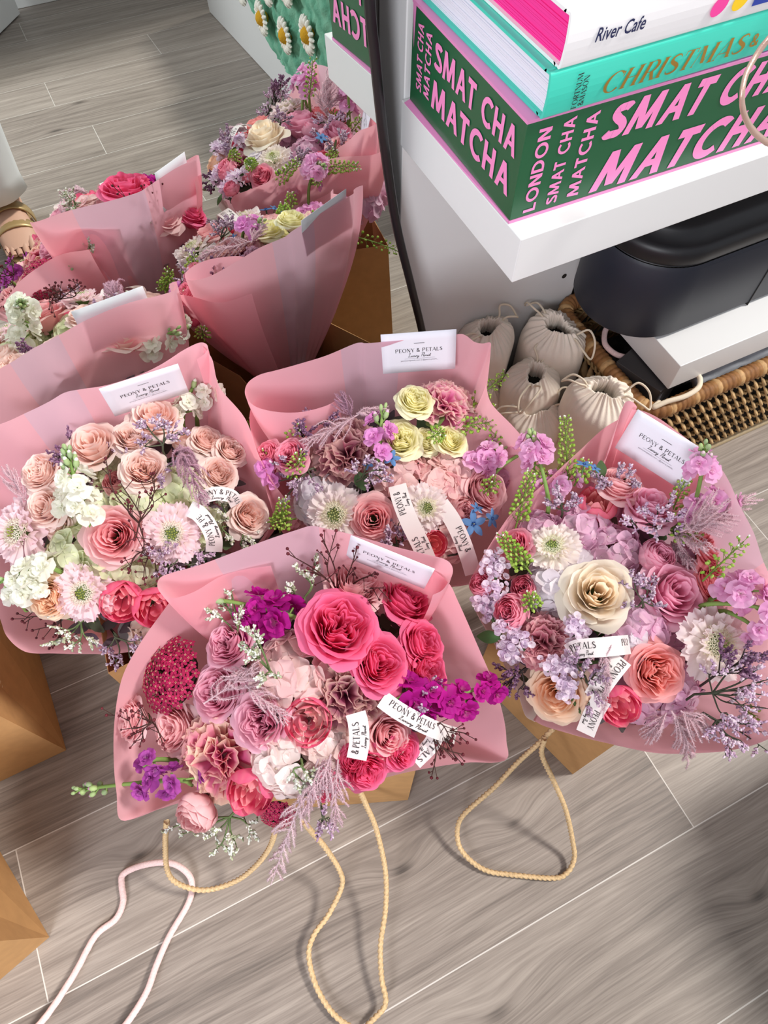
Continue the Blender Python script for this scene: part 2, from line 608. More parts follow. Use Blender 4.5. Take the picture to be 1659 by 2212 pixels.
# ------------------------------------------------------------------ setting: floor, walls
def floor_material():
    m = bpy.data.materials.new('grey_oak_planks')
    m.use_nodes = True
    nt = m.node_tree
    N, L = nt.nodes, nt.links
    b = N['Principled BSDF']
    at_ = N.new('ShaderNodeAttribute'); at_.attribute_name = 'Col'
    sep = N.new('ShaderNodeSeparateXYZ'); L.new(at_.outputs['Vector'], sep.inputs[0])
    tc = N.new('ShaderNodeTexCoord')

    def math_(op, a, b_=None, clamp=False):
        n = N.new('ShaderNodeMath'); n.operation = op; n.use_clamp = clamp
        for i, v in enumerate((a, b_)):
            if v is None: continue
            if isinstance(v, (int, float)): n.inputs[i].default_value = v
            else: L.new(v, n.inputs[i])
        return n.outputs[0]
    px, py, pr = sep.outputs[0], sep.outputs[1], sep.outputs[2]
    off = math_('MULTIPLY', pr, 37.0)

    def noise(sx, sy, detail=4, rough=.55, yin=None):
        c = N.new('ShaderNodeCombineXYZ')
        L.new(math_('MULTIPLY', math_('ADD', px, off), sx), c.inputs[0])
        L.new(math_('MULTIPLY', yin if yin is not None else py, sy), c.inputs[1])
        L.new(off, c.inputs[2])
        n = N.new('ShaderNodeTexNoise'); n.inputs['Scale'].default_value = 1; n.inputs['Detail'].default_value = detail
        n.inputs['Roughness'].default_value = rough
        L.new(c.outputs[0], n.inputs['Vector'])
        return n.outputs['Fac']
    warp = noise(2.2, 7.0, 2)
    # knots bend the grain round them
    sepw = N.new('ShaderNodeSeparateXYZ'); L.new(tc.outputs['Object'], sepw.inputs[0])
    yw = math_('ADD', py, math_('MULTIPLY', math_('SUBTRACT', warp, .5), .030))
    dark = None
    for (u, v, r) in ((1078, 2196, .017), (1112, 1778, .010), (870, 1880, .012), (300, 1850, .010), (1640, 1935, .012), (100, 235, .02), (190, 170, .018)):
        k = at(u, v, 0) if v > 300 else None
        if k is None:
            k = np.array([0.12 if u == 190 else .02, -1.25 if u == 190 else -1.1, 0])
        dx = math_('SUBTRACT', sepw.outputs[0], float(k[0]))
        dy = math_('SUBTRACT', sepw.outputs[1], float(k[1]))
        d2 = math_('ADD', math_('MULTIPLY', math_('MULTIPLY', dx, dx), .22), math_('MULTIPLY', dy, dy))
        g = math_('POWER', 2.718, math_('MULTIPLY', d2, -1 / (r * 2.2) ** 2))
        yw = math_('ADD', yw, math_('MULTIPLY', g, .020))
        g2 = math_('POWER', 2.718, math_('MULTIPLY', d2, -1 / (r * .55) ** 2))
        dark = g2 if dark is None else math_('ADD', dark, g2)
    grain = noise(2.2, 58, 6, .68, yw)
    wav = math_('MULTIPLY', math_('ADD', math_('SINE', math_('MULTIPLY', yw, 520)), 1), .5)
    fine = noise(14, 420, 2, .5, yw)
    v = math_('ADD', math_('MULTIPLY', grain, .62), math_('MULTIPLY', math_('MULTIPLY', wav, warp), .035))
    v = math_('ADD', v, math_('MULTIPLY', fine, .34))
    v = math_('SUBTRACT', v, math_('MULTIPLY', dark, .20))
    v = math_('ADD', v, math_('MULTIPLY', math_('SUBTRACT', pr, .5), .10))
    ramp = N.new('ShaderNodeValToRGB'); L.new(v, ramp.inputs[0])
    e = ramp.color_ramp.elements
    e[0].position, e[0].color = 0.22, (*srgb(84, 76, 71), 1)
    e[1].position, e[1].color = 0.82, (*srgb(184, 173, 163), 1)
    k = e.new(.42); k.color = (*srgb(130, 119, 111), 1)
    k = e.new(.58); k.color = (*srgb(157, 146, 137), 1)
    # seams: glint of the bevels painted as a pale line
    seam = math_('LESS_THAN', math_('MINIMUM', py, math_('SUBTRACT', .194, py)), .0008)
    pw = N.new('ShaderNodeAttribute'); pw.attribute_name = 'PLen'
    ex = math_('MINIMUM', px, math_('SUBTRACT', pw.outputs['Fac'], px))
    seam = math_('MAXIMUM', seam, math_('LESS_THAN', ex, .0008))
    mx = N.new('ShaderNodeMixRGB'); L.new(seam, mx.inputs[0]); L.new(ramp.outputs[0], mx.inputs[1])
    mx.inputs[2].default_value = (*srgb(204, 198, 192), 1)
    L.new(mx.outputs[0], b.inputs['Base Color'])
    bp = N.new('ShaderNodeBump'); bp.inputs['Strength'].default_value = .25; bp.inputs['Distance'].default_value = .001
    L.new(v, bp.inputs['Height']); L.new(bp.outputs[0], b.inputs['Normal'])
    b.inputs['Roughness'].default_value = .42
    b.inputs['Specular IOR Level'].default_value = .4
    return m


def build_floor():
    rnd = random.Random(5)
    mb = MB()
    V, F, CC, PL = [], [], [], []
    y0 = .0918 - .194 * 13
    for r in range(17):
        ya = y0 + r * .194
        j = {12: .441, 13: -.417, 14: .05, 11: -.1}.get(r, rnd.uniform(-.6, .6))
        xs = [j + 1.26 * k for k in range(-3, 4)]
        xs = [max(-2.6, min(3.2, x)) for x in xs]
        for a, b in zip(xs[:-1], xs[1:]):
            if b - a < .01: continue
            k = len(V)
            V += [(a, ya, 0), (b, ya, 0), (b, ya + .194, 0), (a, ya + .194, 0)]
            F.append((k, k + 1, k + 2, k + 3))
            pr = rnd.random()
            CC += [(0, 0, pr), (b - a, 0, pr), (b - a, .194, pr), (0, .194, pr)]
            PL += [b - a] * 4
    mb.add(V, F, CC)
    me = mb.mesh('floor', floor_material(), False)
    a = me.attributes.new('PLen', 'FLOAT', 'POINT')
    a.data.foreach_set('value', np.array(PL, np.float32))
    o = link('floor', me)
    tag(o, 'grey oak plank floor with bevel glints painted pale along its seams', None, None, 'structure')


build_floor()
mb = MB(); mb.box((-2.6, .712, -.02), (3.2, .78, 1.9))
solid('wall_back', mb, WALLSHADE, 'wall behind the mirror and shelves, shade painted in as grey', kind='structure')
mb = MB(); mb.box((.05, -2.29, 0), (3.2, -2.2, 2.3))
solid('wall_front', mb, WALL, 'white wall across the room seen in the mirror', kind='structure')
mb = MB(); mb.box((.05, -2.2, 0), (3.2, -2.185, .09))
solid('baseboard_front', mb, WHITE, 'white skirting board across the room', kind='structure', bevel=.003)
mb = MB()
c_, s_ = math.cos(math.radians(122)), math.sin(math.radians(122))
mb.box((0, -.02, .004), (.75, .02, 2.0), M=(np.array([[c_, -s_, 0], [s_, c_, 0], [0, 0, 1]]), np.array([.055, -2.13, 0])))
solid('door_1', mb, WHITE, 'white door standing open across the room', kind='structure', bevel=.002)
# white pillar behind the shelf
t = thing('cabinet', (.50, .68, 0), 'tall white cabinet panel with a small drilled hole, right of the mirror', 'cabinet')
mb = MB(); mb.box((.343, .648, 0), (.662, .708, 1.75))
solid('cabinet_panel', mb, WHITE, parent=t, bevel=.0015)
mb = MB(); hp = np.array([.634, .6476, .302])
mb.tube([hp, hp + [0, -.0006, 0]], .0042, 14)
solid('drilled_hole', mb, DARKIN, 'dark drilled hole', parent=t)

# ------------------------------------------------------------------ mirror
MT = math.radians(3.71)
MN = np.array([0, -math.cos(MT), math.sin(MT)])
MUP = np.array([0, math.sin(MT), math.cos(MT)])


def mirror():
    O = np.array([0, .5890, 0])
    prof = [(.02, .405), (.10, .398), (.20, .383), (.27, .372), (.343, .359), (.43, .3405), (.525, .3205), (.627, .3072), (.709, .3000), (.755, .2965),
            (.85, .296), (.95, .305), (1.05, .322), (1.15, .337), (1.25, .340), (1.35, .322), (1.45, .275), (1.53, .19)]
    left = [(1.57, .08), (1.55, -.06), (1.47, -.18), (1.35, -.25), (1.2, -.27), (1.0, -.24), (.8, -.235), (.6, -.27), (.4, -.32), (.2, -.345), (.02, -.35)]
    R = catmull(np.array([(x, z) for z, x in prof + left]), 5)
    out = np.vstack([R, catmull(np.array([R[-1], [(R[-1][0] + R[0][0]) / 2, .012], R[0]]), 10)[1:-1]])
    n = len(out)
    # frame: outline offset sweep
    T = np.roll(out, -1, 0) - np.roll(out, 1, 0)
    T /= np.linalg.norm(T, axis=1)[:, None]
    Nn = np.c_[T[:, 1], -T[:, 0]]
    cen = out.mean(0)
    if ((out - cen) * Nn).sum() < 0:
        Nn = -Nn
    P3 = lambda q, d: O + np.array([q[0], 0, 0]) + MUP * q[1] + MN * d
    t = thing('mirror', (0, .592, 0.004), 'large wavy floor mirror with thin black frame leaning on the wall', 'mirror')
    g = MB()
    g.add([P3(q, 0.0) for q in out], [tuple(range(n))])
    o = solid('mirror_glass', g, MIRROR, 'mirror glass', parent=t)
    me = o.data
    if me.polygons[0].normal.dot(Vector(MN)) < 0:
        me.flip_normals()
    f = MB()
    sec = [(-.001, -.008), (-.001, .003), (.002, .0045), (.0065, .0045), (.0085, .002), (.0085, -.013), (-.001, -.013)]
    G = np.array([[P3(out[i] + Nn[i] * a, d) for a, d in sec] for i in range(n)])
    f.grid(G, cu=True)
    solid('mirror_frame', f, BLACKM, 'thin black frame', parent=t, smooth=True)
    bk = MB()
    bk.add([P3(q, -.012) for q in out], [tuple(range(n))[::-1]])
    solid('backing_board', bk, CHAR, parent=t)


mirror()

# ------------------------------------------------------------------ shelves
mb = MB(); mb.box((.339, .411, .6025), (1.0, .6465, .652))
solid('wall_shelf', mb, WHITE, 'upper thick white shelf carrying the stack of books', 'shelf', 'thick white shelves', bevel=.0012)
mb = MB(); mb.box((.667, .411, .2705), (1.25, .711, .3205))
solid('wall_shelf', mb, WHITE, 'lower thick white shelf under the navy appliance', 'shelf', 'thick white shelves', bevel=.0012)


# ------------------------------------------------------------------ books
def boxed_book():
    th = math.radians(-1.2)
    R = np.array([[math.cos(th), -math.sin(th), 0], [math.sin(th), math.cos(th), 0], [0, 0, 1]])
    O = np.array([.3405, .434, .6522])
    t = thing('boxed_book', O + [.15, .1, 0], 'big green boxed book with pink capitals, bottom of the stack on the shelf', 'book')
    X = lambda p: R @ np.asarray(p, float) + O
    M = (R, O)
    mb = MB()
    mb.box((0, .0, .0028), (.34, .205, .0922), M=M)
    solid('cover', mb, GREENBOX, parent=t, bevel=.0006)
    mb = MB()
    mb.box((-.0005, -.0004, 0), (.3405, .2055, .0028), M=M)
    mb.box((-.0005, .0, .0922), (.3405, .2055, .0950), M=M)
    mb.add([X(p) for p in [(-.0005, .0, .0028), (-.0005, .205, .0028), (-.0065, .205, .0006), (-.0012, .003, .0006)]], [(0, 1, 2, 3)])
    mb.add([X(p) for p in [(-.0004, .1975, .095), (-.0004, .2045, .095), (-.0004, .2, .055)]], [(0, 1, 2)])
    solid('pink_edge', mb, PINKBOX, 'pink board edges', parent=t)
    L_ = MB()
    fr = lambda x, y: X((x, -.0005, y))
    def up(x_base):          # lines reading upward on the front
        return lambda a, b: X((x_base - b, -.0005, a))
    put_words(L_, 'LONDON', up(.0248), .0122, T=.19, t=.19, width=.079, x0=.007)
    put_words(L_, 'SMAT CHA', up(.0472), .0116, T=.19, t=.19, width=.080, x0=.0085)
    put_words(L_, 'MATCHA', up(.0700), .0122, T=.19, t=.19, width=.079, x0=.0085)
    put_words(L_, 'SMAT CHA', fr, .0315, T=.22, t=.22, width=.199, x0=.0795, y0=.0566, shear=.26)
    put_words(L_, 'MATCHA', fr, .037, T=.22, t=.22, width=.211, x0=.082, y0=.0062, shear=.26)
    lf = lambda s0: (lambda a, b: X((-.0009, s0 - a, b)))
    put_words(L_, 'SMAT CHA', lf(.1555), .0245, T=.2, t=.2, width=.1475, y0=.058)
    put_words(L_, 'MATCHA', lf(.1575), .0268, T=.2, t=.2, width=.149, y0=.0215)
    lu = lambda s0: (lambda a, b: X((-.0009, s0 + b, .0225 + a)))
    put_words(L_, 'SMAT CHA', lambda a, b: X((-.0009, .1795 + b, .0225 + a)), .0115, T=.19, t=.19, width=.061)
    put_words(L_, 'MATCHA', lambda a, b: X((-.0009, .1630 + b, .0235 + a)), .0115, T=.19, t=.19, width=.060)
    solid('lettering', L_, PINKINK, 'pink capitals', parent=t)


def hardback(name, x0, y0, z0, w, d, h, cov, pages, label, round_=.004):
    t = thing(name, (x0 + w / 2, y0 + d / 2, z0), label, 'book')
    mb = MB()
    c = .0026
    # boards
    mb.box((x0, y0 + .007, z0), (x0 + w, y0 + d, z0 + c))
    mb.box((x0, y0 + .007, z0 + h - c), (x0 + w, y0 + d, z0 + h))
    # spine: curved strip with joint grooves
    sec = [(.0075, 0), (.005, .0007), (.003, -.0001), (.0012, .0008), (0, .004), (-.0012, h * .5), (0, h - .004), (.0012, h - .0008), (.003, h + .0001), (.005, h - .0007), (.0075, h)]
    sec2 = [(a + .0024, min(max(b, .0024), h - .0024)) for a, b in sec][::-1]
    S = catmull(np.array(sec + sec2), 3, True)
    G = np.array([[(x, y0 + a, z0 + b) for a, b in S] for x in np.linspace(x0, x0 + w, 9)])
    mb.grid(G, cv=True)
    n = len(S)
    mb.F.append(tuple(mb.n - 9 * n + k for k in range(n))); mb.M.append(0)
    mb.F.append(tuple(mb.n - n + k for k in range(n))[::-1]); mb.M.append(0)
    solid('cover', mb, cov, parent=t, smooth=False)
    pg = MB()
    rnd = random.Random(3)
    k = 26
    for i in range(k):
        za, zb = z0 + c + (h - 2 * c) * i / k, z0 + c + (h - 2 * c) * (i + .93) / k
        e = rnd.uniform(.0035, .0046)
        pg.box((x0 + e, y0 + .0035 + rnd.random() * .0006, za), (x0 + w - e, y0 + d - .004, zb))
    solid('page_block', pg, pages, 'bright pink page edges' if pages is PINKPAGES else 'white page edges', parent=t)
    return t


boxed_book()
tb = hardback('hardback_book', .3505, .4295, .7474, .262, .205, .0358, TURQ, PAGES, 'turquoise hardback with gold capitals on its spine, lying between two books')
L_ = MB()
fm = lambda x, y: np.array([.3505 + x, .4295 - .0016 - .0004 * math.sin(PI * min(1, max(0, y / .0358))), .7474 + y])
put_words(L_, 'CHRISTMAS', fm, .0150, T=.17, t=.035, sf=.05, width=.142, x0=.0495, y0=.0085, shear=.28)
put_words(L_, '&', fm, .0095, T=.2, t=.06, width=.009, x0=.198, y0=.011)
put_words(L_, 'FORTNUM', lambda a, b: fm(.2265 - b, .005 + a), .0042, T=.15, t=.05, sf=.05, width=.026)
put_words(L_, 'MASON', lambda a, b: fm(.2325 - b, .007 + a), .0042, T=.15, t=.05, sf=.05, width=.020)
solid('lettering', L_, GOLD, 'gold capitals', parent=tb)
L_ = MB()
put_words(L_, 'FORTNUM', lambda a, b: fm(.0290 - b, .0035 + a), .0050, T=.17, t=.05, sf=.05, width=.0275)
put_words(L_, '&MASON', lambda a, b: fm(.0352 - b, .0045 + a), .0050, T=.17, t=.05, sf=.05, width=.0235)
solid('lettering', L_, INK, 'dark green capitals', parent=tb)
rb = hardback('hardback_book', .3575, .4295, .7835, .25, .205, .0385, GLOSSW, PINKPAGES, 'white hardback with hot pink page edges, top of the stack')
L_ = MB()
fm2 = lambda x, y: np.array([.3575 + x, .4295 - .0018 - .0004 * math.sin(PI * min(1, max(0, y / .0385))), .7835 + y])
put_bwords(L_, 'River Cafe', fm2, .0098, shear=.18, offset=.012, width=.044, x0=.0245, y0=.0155)
solid('lettering', L_, NAVYINK, 'navy title lettering', parent=rb)
L_ = MB()
for i, (cx, mi) in enumerate(((.139, 0), (.160, 1))):
    a = np.linspace(0, 2 * PI, 20, endpoint=False)
    L_.add([fm2(cx + .0075 * math.cos(q) + .002 * math.sin(q), .0165 + .0075 * math.sin(q)) for q in a], [tuple(range(20))], mi=mi)
L_.add([fm2(x, y) for x, y in ((.174, .009), (.215, .009), (.217, .026), (.176, .026))], [(0, 1, 2, 3)], mi=2)
solid('printed_spots', L_, [HOTINK, YELINK, BLUEINK], 'pink, yellow and blue printed spots', parent=rb)
# rose gold cord loop hanging in front of the books
pts = [(1720, 20), (1680, 62), (1640, 110), (1612, 160), (1603, 205), (1607, 245), (1625, 280), (1655, 306), (1700, 325), (1750, 335)]


def aty(u, v, y):
    d = ray(u, v)
    return np.array([0, 0, CH]) + d * (y / d[1])


mb = MB()
mb.tube(catmull([aty(u, v, .372 + .01 * math.sin(i)) for i, (u, v) in enumerate(pts)], 8), .0024, 10,
        prof=lambda a, s: (1.25 * math.cos(a) * (1 + .06 * math.sin(s * 2500)), .8 * math.sin(a)))
solid('cord_loop', mb, ROSEGOLD, 'pale rose gold cord loop hanging in front of the books', 'cord', smooth=True)


# ------------------------------------------------------------------ navy appliance
def appliance():
    t = thing('air_fryer', (.80, .56, .3207), 'dark navy rounded kitchen appliance on the lower shelf', 'appliance')
    x0, x1, cy, r = .690, 1.02, .5535, .0905

    def ring(z, k, n=36):
        P = []
        for i in range(n + 1):
            a = PI / 2 + PI * i / n
            P.append((x0 + (r + k) * math.cos(a), cy + (r + k) * math.sin(a), z))
        for i in range(n + 1):
            a = -PI / 2 + PI * i / n
            P.append((x1 + (r + k) * math.cos(a), cy + (r + k) * math.sin(a), z))
        return P
    mb = MB()
    rows = [(.3207, -.03), (.3207, -.010), (.3225, -.004), (.328, 0), (.40, 0), (.443, -.001), (.448, -.004)]
    mb.grid(np.array([ring(z, k) for z, k in rows]), cv=True)
    solid('body', mb, NAVY, parent=t, smooth=True)
    mb = MB()
    rows = [(.448, -.006), (.451, -.008), (.4515, -.004), (.454, -.002), (.468, -.002), (.474, -.004), (.477, -.010), (.478, -.02), (.488, -.024), (.492, -.030), (.493, -.05), (.493, -.085)]
    mb.grid(np.array([ring(z, k) for z, k in rows]), cv=True)
    solid('lid', mb, BLACKG, 'glossy black lid', parent=t, smooth=True)
    mb = MB()
    fy = cy - r - .0006
    mb.box((.828, fy - .0002, .3215), (.8294, fy + .012, .445))
    mb.box((.828, fy - .0002, .4436), (1.0, fy + .012, .445))
    solid('drawer_seam', mb, DARKIN, 'dark seam around the drawer', parent=t)


appliance()


# ------------------------------------------------------------------ basket
def basket():
    t = thing('wicker_basket', (.84, .51, 0), 'brown woven wicker basket on the floor under the lower shelf', 'basket')
    x0, x1, y0, y1, zt = .628, 1.12, .394, .634, .25
    rnd = random.Random(8)
    # rim: wrapped rounded rectangle
    rr = .03
    P = []
    for (cx, cy, a0) in ((x1 - rr, y1 - rr, 0), (x0 + rr, y1 - rr, 90), (x0 + rr, y0 + rr, 180), (x1 - rr, y0 + rr, 270)):
        for k in range(6):
            a = math.radians(a0 + 90 * k / 5)
            P.append((cx + rr * math.cos(a), cy + rr * math.sin(a), zt))
    P.append(P[0])
    P = np.array(P)
    L = np.r_[0, np.cumsum(np.linalg.norm(np.diff(P, axis=0), axis=1))]
    s = np.linspace(0, L[-1], 1100)
    Q = np.c_[np.interp(s, L, P[:, 0]), np.interp(s, L, P[:, 1]), np.interp(s, L, P[:, 2])]
    per = .0085
    rad = np.array([.0125 * (.90 + .14 * abs(math.sin(PI * q / per)) ** .6) for q in s])
    cb = np.array([srgb(150, 106, 62), srgb(178, 128, 78), srgb(190, 146, 96), srgb(138, 94, 56), srgb(196, 156, 108)])
    col = np.array([cb[(int(q / per) * 7 + int(q / per) ** 2) % 5] for q in s])
    mb = MB()
    mb.tube(Q, rad, 10, col)
    solid('rim', mb, WICKER, 'rim wrapped in brown rush', parent=t, smooth=True)
    # woven sides: rows of twisted strands between twined ropes
    mb = MB()
    zr = np.linspace(.022, .224, 6)
    sides = [((x0 + .004, y0), (x1, y0)), ((x0, y1), (x0, y0 + .004)), ((x1, y1), (x0, y1))]
    for (a, b) in sides:
        a, b = np.array(a), np.array(b)
        d = unit(b - a)
        nrm = np.array([d[1], -d[0]])
        Ln = np.linalg.norm(b - a)
        for ri, z in enumerate(zr):
            tap = .012 * (1 - z / .25)
            for ph in (0, PI):
                s_ = np.linspace(0, Ln, int(Ln / .0045))
                pt = np.array([[*(a + d * q - nrm * tap + nrm * .0035 * math.sin(q * 300 + ph)), z + .0035 * math.cos(q * 300 + ph)] for q in s_])
                mb.tube(pt, .0024, 5, srgb(190, 156, 108) * rnd.uniform(.85, 1.1))
            if ri < len(zr) - 1:
                dz = zr[1] - zr[0]
                n = int(Ln / .0150)
                for k in range(n):
                    q = (k + .5) / n * Ln
                    sg = 1
                    p0 = np.array([*(a + d * (q - .013) - nrm * (tap - .002)), z + dz * (.95 if sg > 0 else .05)])
                    p1 = np.array([*(a + d * (q + .013) - nrm * (tap - .002)), z + dz * (.05 if sg > 0 else .95)])
                    pm = (p0 + p1) / 2 + np.array([*nrm, 0]) * .006
                    pp = catmull([p0, pm, p1], 4)
                    c = srgb(212, 178, 130) * rnd.uniform(.62, 1.12)
                    mb.tube(pp, [.0006, .0020, .0038, .0050, .0054, .0048, .0034, .0018, .0006], 6, c,
                            prof=lambda a_, s2: (1.15 * math.cos(a_), .55 * math.sin(a_)))
                    if rnd.random() < .75:
                        mb.tube([p0 + [0, 0, 0], p1 + [*(d * .004), 0]], .0012, 4, srgb(196, 140, 96))
    solid('woven_side', mb, WICKER, 'open woven rush sides', parent=t, smooth=True)
    mb = MB()
    mb.box((x0 + .004, y0 + .004, .0), (x1, y1, .012))
    solid('base_board', mb, PLINTH, 'pale wooden base', parent=t, bevel=.003)
    mb = MB()
    mb.box((x0 + .008, y0 + .008, .02), (x1 - .008, y1 - .008, .024))
    # thin dark panels inside the front and left sides
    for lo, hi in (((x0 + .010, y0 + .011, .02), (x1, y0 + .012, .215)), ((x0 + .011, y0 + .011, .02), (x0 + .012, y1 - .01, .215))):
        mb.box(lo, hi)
    solid('inner_panels', mb, DARKIN, 'dark panels inside the weave', parent=t)


basket()
mb = MB()
P = np.array([[(.655 + .24 * i / 20 + .01 * math.sin(j * 1.3), .43 + .165 * j / 14, .205 + .018 * math.sin(i * .9 + j * .7) * math.sin(j * .8) - .05 * (max(0, abs(j - 7) - 5) / 2) ** 2 - .03 * max(0, i - 18))
               for j in range(15)] for i in range(21)])
mb.grid(P)
solid('plastic_bag', mb, BLACKBAG, 'crumpled black plastic bag lying in the wicker basket', 'bag', smooth=True, thick=.002)
mb = MB()
th = math.radians(17.5)
Mx = (np.array([[math.cos(th), -math.sin(th), 0], [math.sin(th), math.cos(th), 0], [0, 0, 1]]), np.array([.657, .413, .17]))
mb.box((0, 0, 0), (.055, .08, .098), M=Mx)
t = thing('gift_box', (.68, .46, .17), 'small charcoal box with grey letters in the near corner of the basket', 'box')
solid('box_body', mb, CHAR, parent=t, bevel=.001)
L_ = MB()
put_words(L_, 'TBR', lambda a, b: Mx[0] @ np.array([.012 - b, -.0005, .062 + a]) + Mx[1], .0075, T=.13, t=.13, width=.027)
solid('lettering', L_, GREYINK, 'grey letters', parent=t)
mb = MB()
P = np.array([[(.735 + .34 * i / 30, .414 + .05 * j / 10, .236 + .012 * math.sin(j / 10 * PI) + .004 * math.sin(i * 1.1 + j)) for j in range(11)] for i in range(31)])
mb.grid(P)
solid('folded_cloth', mb, GREYCLOTH, 'folded grey cloth along the front of the basket', 'cloth', smooth=True, thick=.012)
mb = MB()
cp = [(1425, 868, .262), (1412, 880, .262), (1440, 868, .268), (1480, 856, .272), (1508, 838, .274), (1512, 818, .272), (1500, 806, .268), (1480, 812, .262)]
mb.tube(catmull([at(*p) for p in cp], 8), .0038, 10)
solid('cable', mb, CORD, 'white cable curling over the front rim of the basket', 'cable', smooth=True)
mb = MB()
cp = [(1330, 700, .262), (1312, 708, .264), (1306, 722, .264), (1308, 745, .264), (1330, 765, .262), (1360, 773, .258), (1390, 775, .25)]
mb.tube(catmull([at(*p) for p in cp], 8), .0042, 10)
solid('cable', mb, PINKCORD, 'pinkish cable looped over the black bag at the back of the basket', 'cable', smooth=True)


# ------------------------------------------------------------------ cotton pouches
def pouch(x, y, ztop, r, seed, tilt, label, mouth=.030, cords=True):
    rnd = random.Random(seed)
    t = thing('drawstring_pouch', (x, y, 0), label, 'pouch', 'cream cotton drawstring pouches')
    n = 96
    ph = [rnd.uniform(0, 6.28) for _ in range(8)]
    el = rnd.uniform(0, PI)
    h = ztop
    rows = [(0.0, .02), (.001, .70), (.006, .90), (.02, 1.0), (h * .35, 1.03), (h * .6, 1.05), (h - .050, 1.07), (h - .032, 1.07), (h - .021, 1.0), (h - .013, .89), (h - .007, .76), (h - .003, .63), (h, .53),
            (h + .002, .47), (h + .004, .43), (h + .003, .37), (h - .002, .335), (h - .008, .33), (h - .016, .37), (h - .035, .5)]
    G = []
    for k, (zz, q) in enumerate(rows):
        row = []
        f = zz / h
        g = min(1, max(0, (zz - (h - .034)) / .03)) if k < 17 else .8
        for i in range(n):
            a = 2 * PI * i / n
            rad = r * q
            rad *= 1 + (.06 * math.sin(3 * a + ph[0]) + .04 * math.sin(5 * a + ph[1] + f * 4)) * (1 - .6 * g) * min(1, zz / .02)
            rad += r * g * (.022 * math.sin(9 * a + ph[2]) + .030 * math.sin(27 * a + ph[3] + 2 * math.sin(a)) + .018 * math.sin(16 * a + ph[5]))
            dz = g * r * (.045 * math.sin(27 * a + ph[3] + 2 * math.sin(a)) + .10 * math.sin(2 * a + ph[4]) + .03 * math.sin(9 * a + ph[2]))
            ov = 1 + (.26 * math.cos(2 * (a - el)) * min(1, max(0, (zz - h + .02) / .015)))
            px, py, pz = rad * ov * math.cos(a), rad * ov * math.sin(a), zz + dz
            px += tilt[0] * pz * f
            py += tilt[1] * pz * f
            row.append((x + px, y + py, max(pz, 0.002)))
        G.append(row)
    mb = MB()
    mb.grid(np.array(G), cv=True)
    o = solid('pouch_body', mb, COTTON, parent=t, smooth=True)
    m = o.modifiers.new('s', 'SUBSURF'); m.levels = 1; m.render_levels = 1
    tx, ty = x + tilt[0] * h, y + tilt[1] * h
    c = MB()  # flat dark disc set below the pouch mouth
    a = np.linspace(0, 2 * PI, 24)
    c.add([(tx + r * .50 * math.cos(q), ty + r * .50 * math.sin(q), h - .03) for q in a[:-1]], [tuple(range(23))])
    solid('mouth_disc', c, DARKIN, 'dark disc inside the mouth', parent=t)
    if cords:
        for sgn in (0, PI):
            a0 = el + sgn
            d = np.array([math.cos(a0), math.sin(a0), 0])
            e = np.array([-d[1], d[0], 0])
            B = np.array([tx, ty, h * .99]) + d * r * .5
            ln = rnd.uniform(.8, 1.2)
            pts = [B + e * .003 + [0, 0, -.006], B + e * .004 + d * .006 + [0, 0, .006], B + d * .018 * ln + e * .012 + [0, 0, .018 * ln], B + d * .036 * ln + e * .004 + [0, 0, .012 * ln],
                   B + d * .044 * ln - e * .008 + [0, 0, -.008], B + d * .030 * ln - e * .014 + [0, 0, .004], B + d * .010 - e * .006 + [0, 0, .006], B - e * .003 + [0, 0, -.006]]
            k = MB()
            k.tube(catmull(pts, 6), .0016, 7)
            solid('drawstring', k, CORD, 'cream drawstring loop', parent=t, smooth=True)


def pouch_px(u, v, z, r, seed, tilt, label):
    P = at(u, v, z)
    pouch(P[0] - tilt[0] * z, P[1] - tilt[1] * z, z, r, seed, tilt, label)


pouch_px(1057, 706, .285, .041, 1, (.0, .0), 'cream pouch nearest the mirror, at the back left against the white panel')
pouch_px(1208, 706, .275, .049, 2, (-.02, -.02), 'cream pouch at the back right, beside the navy appliance')
pouch_px(1158, 806, .245, .043, 3, (.0, .0), 'cream pouch in the middle of the group')
pouch_px(1308, 842, .278, .046, 4, (.03, .0), 'cream pouch leaning on the basket, rightmost of the group')
pouch_px(1160, 880, .212, .044, 5, (.0, .0), 'cream pouch with wide open mouth, nearest the pink bouquets')
pouch_px(1040, 812, .205, .038, 6, (.0, .0), 'cream pouch mostly hidden behind the card of the middle bouquet')


# ------------------------------------------------------------------ flower meshes
def lerp(a, b, t):
    return a + (b - a) * t


_proto = {}


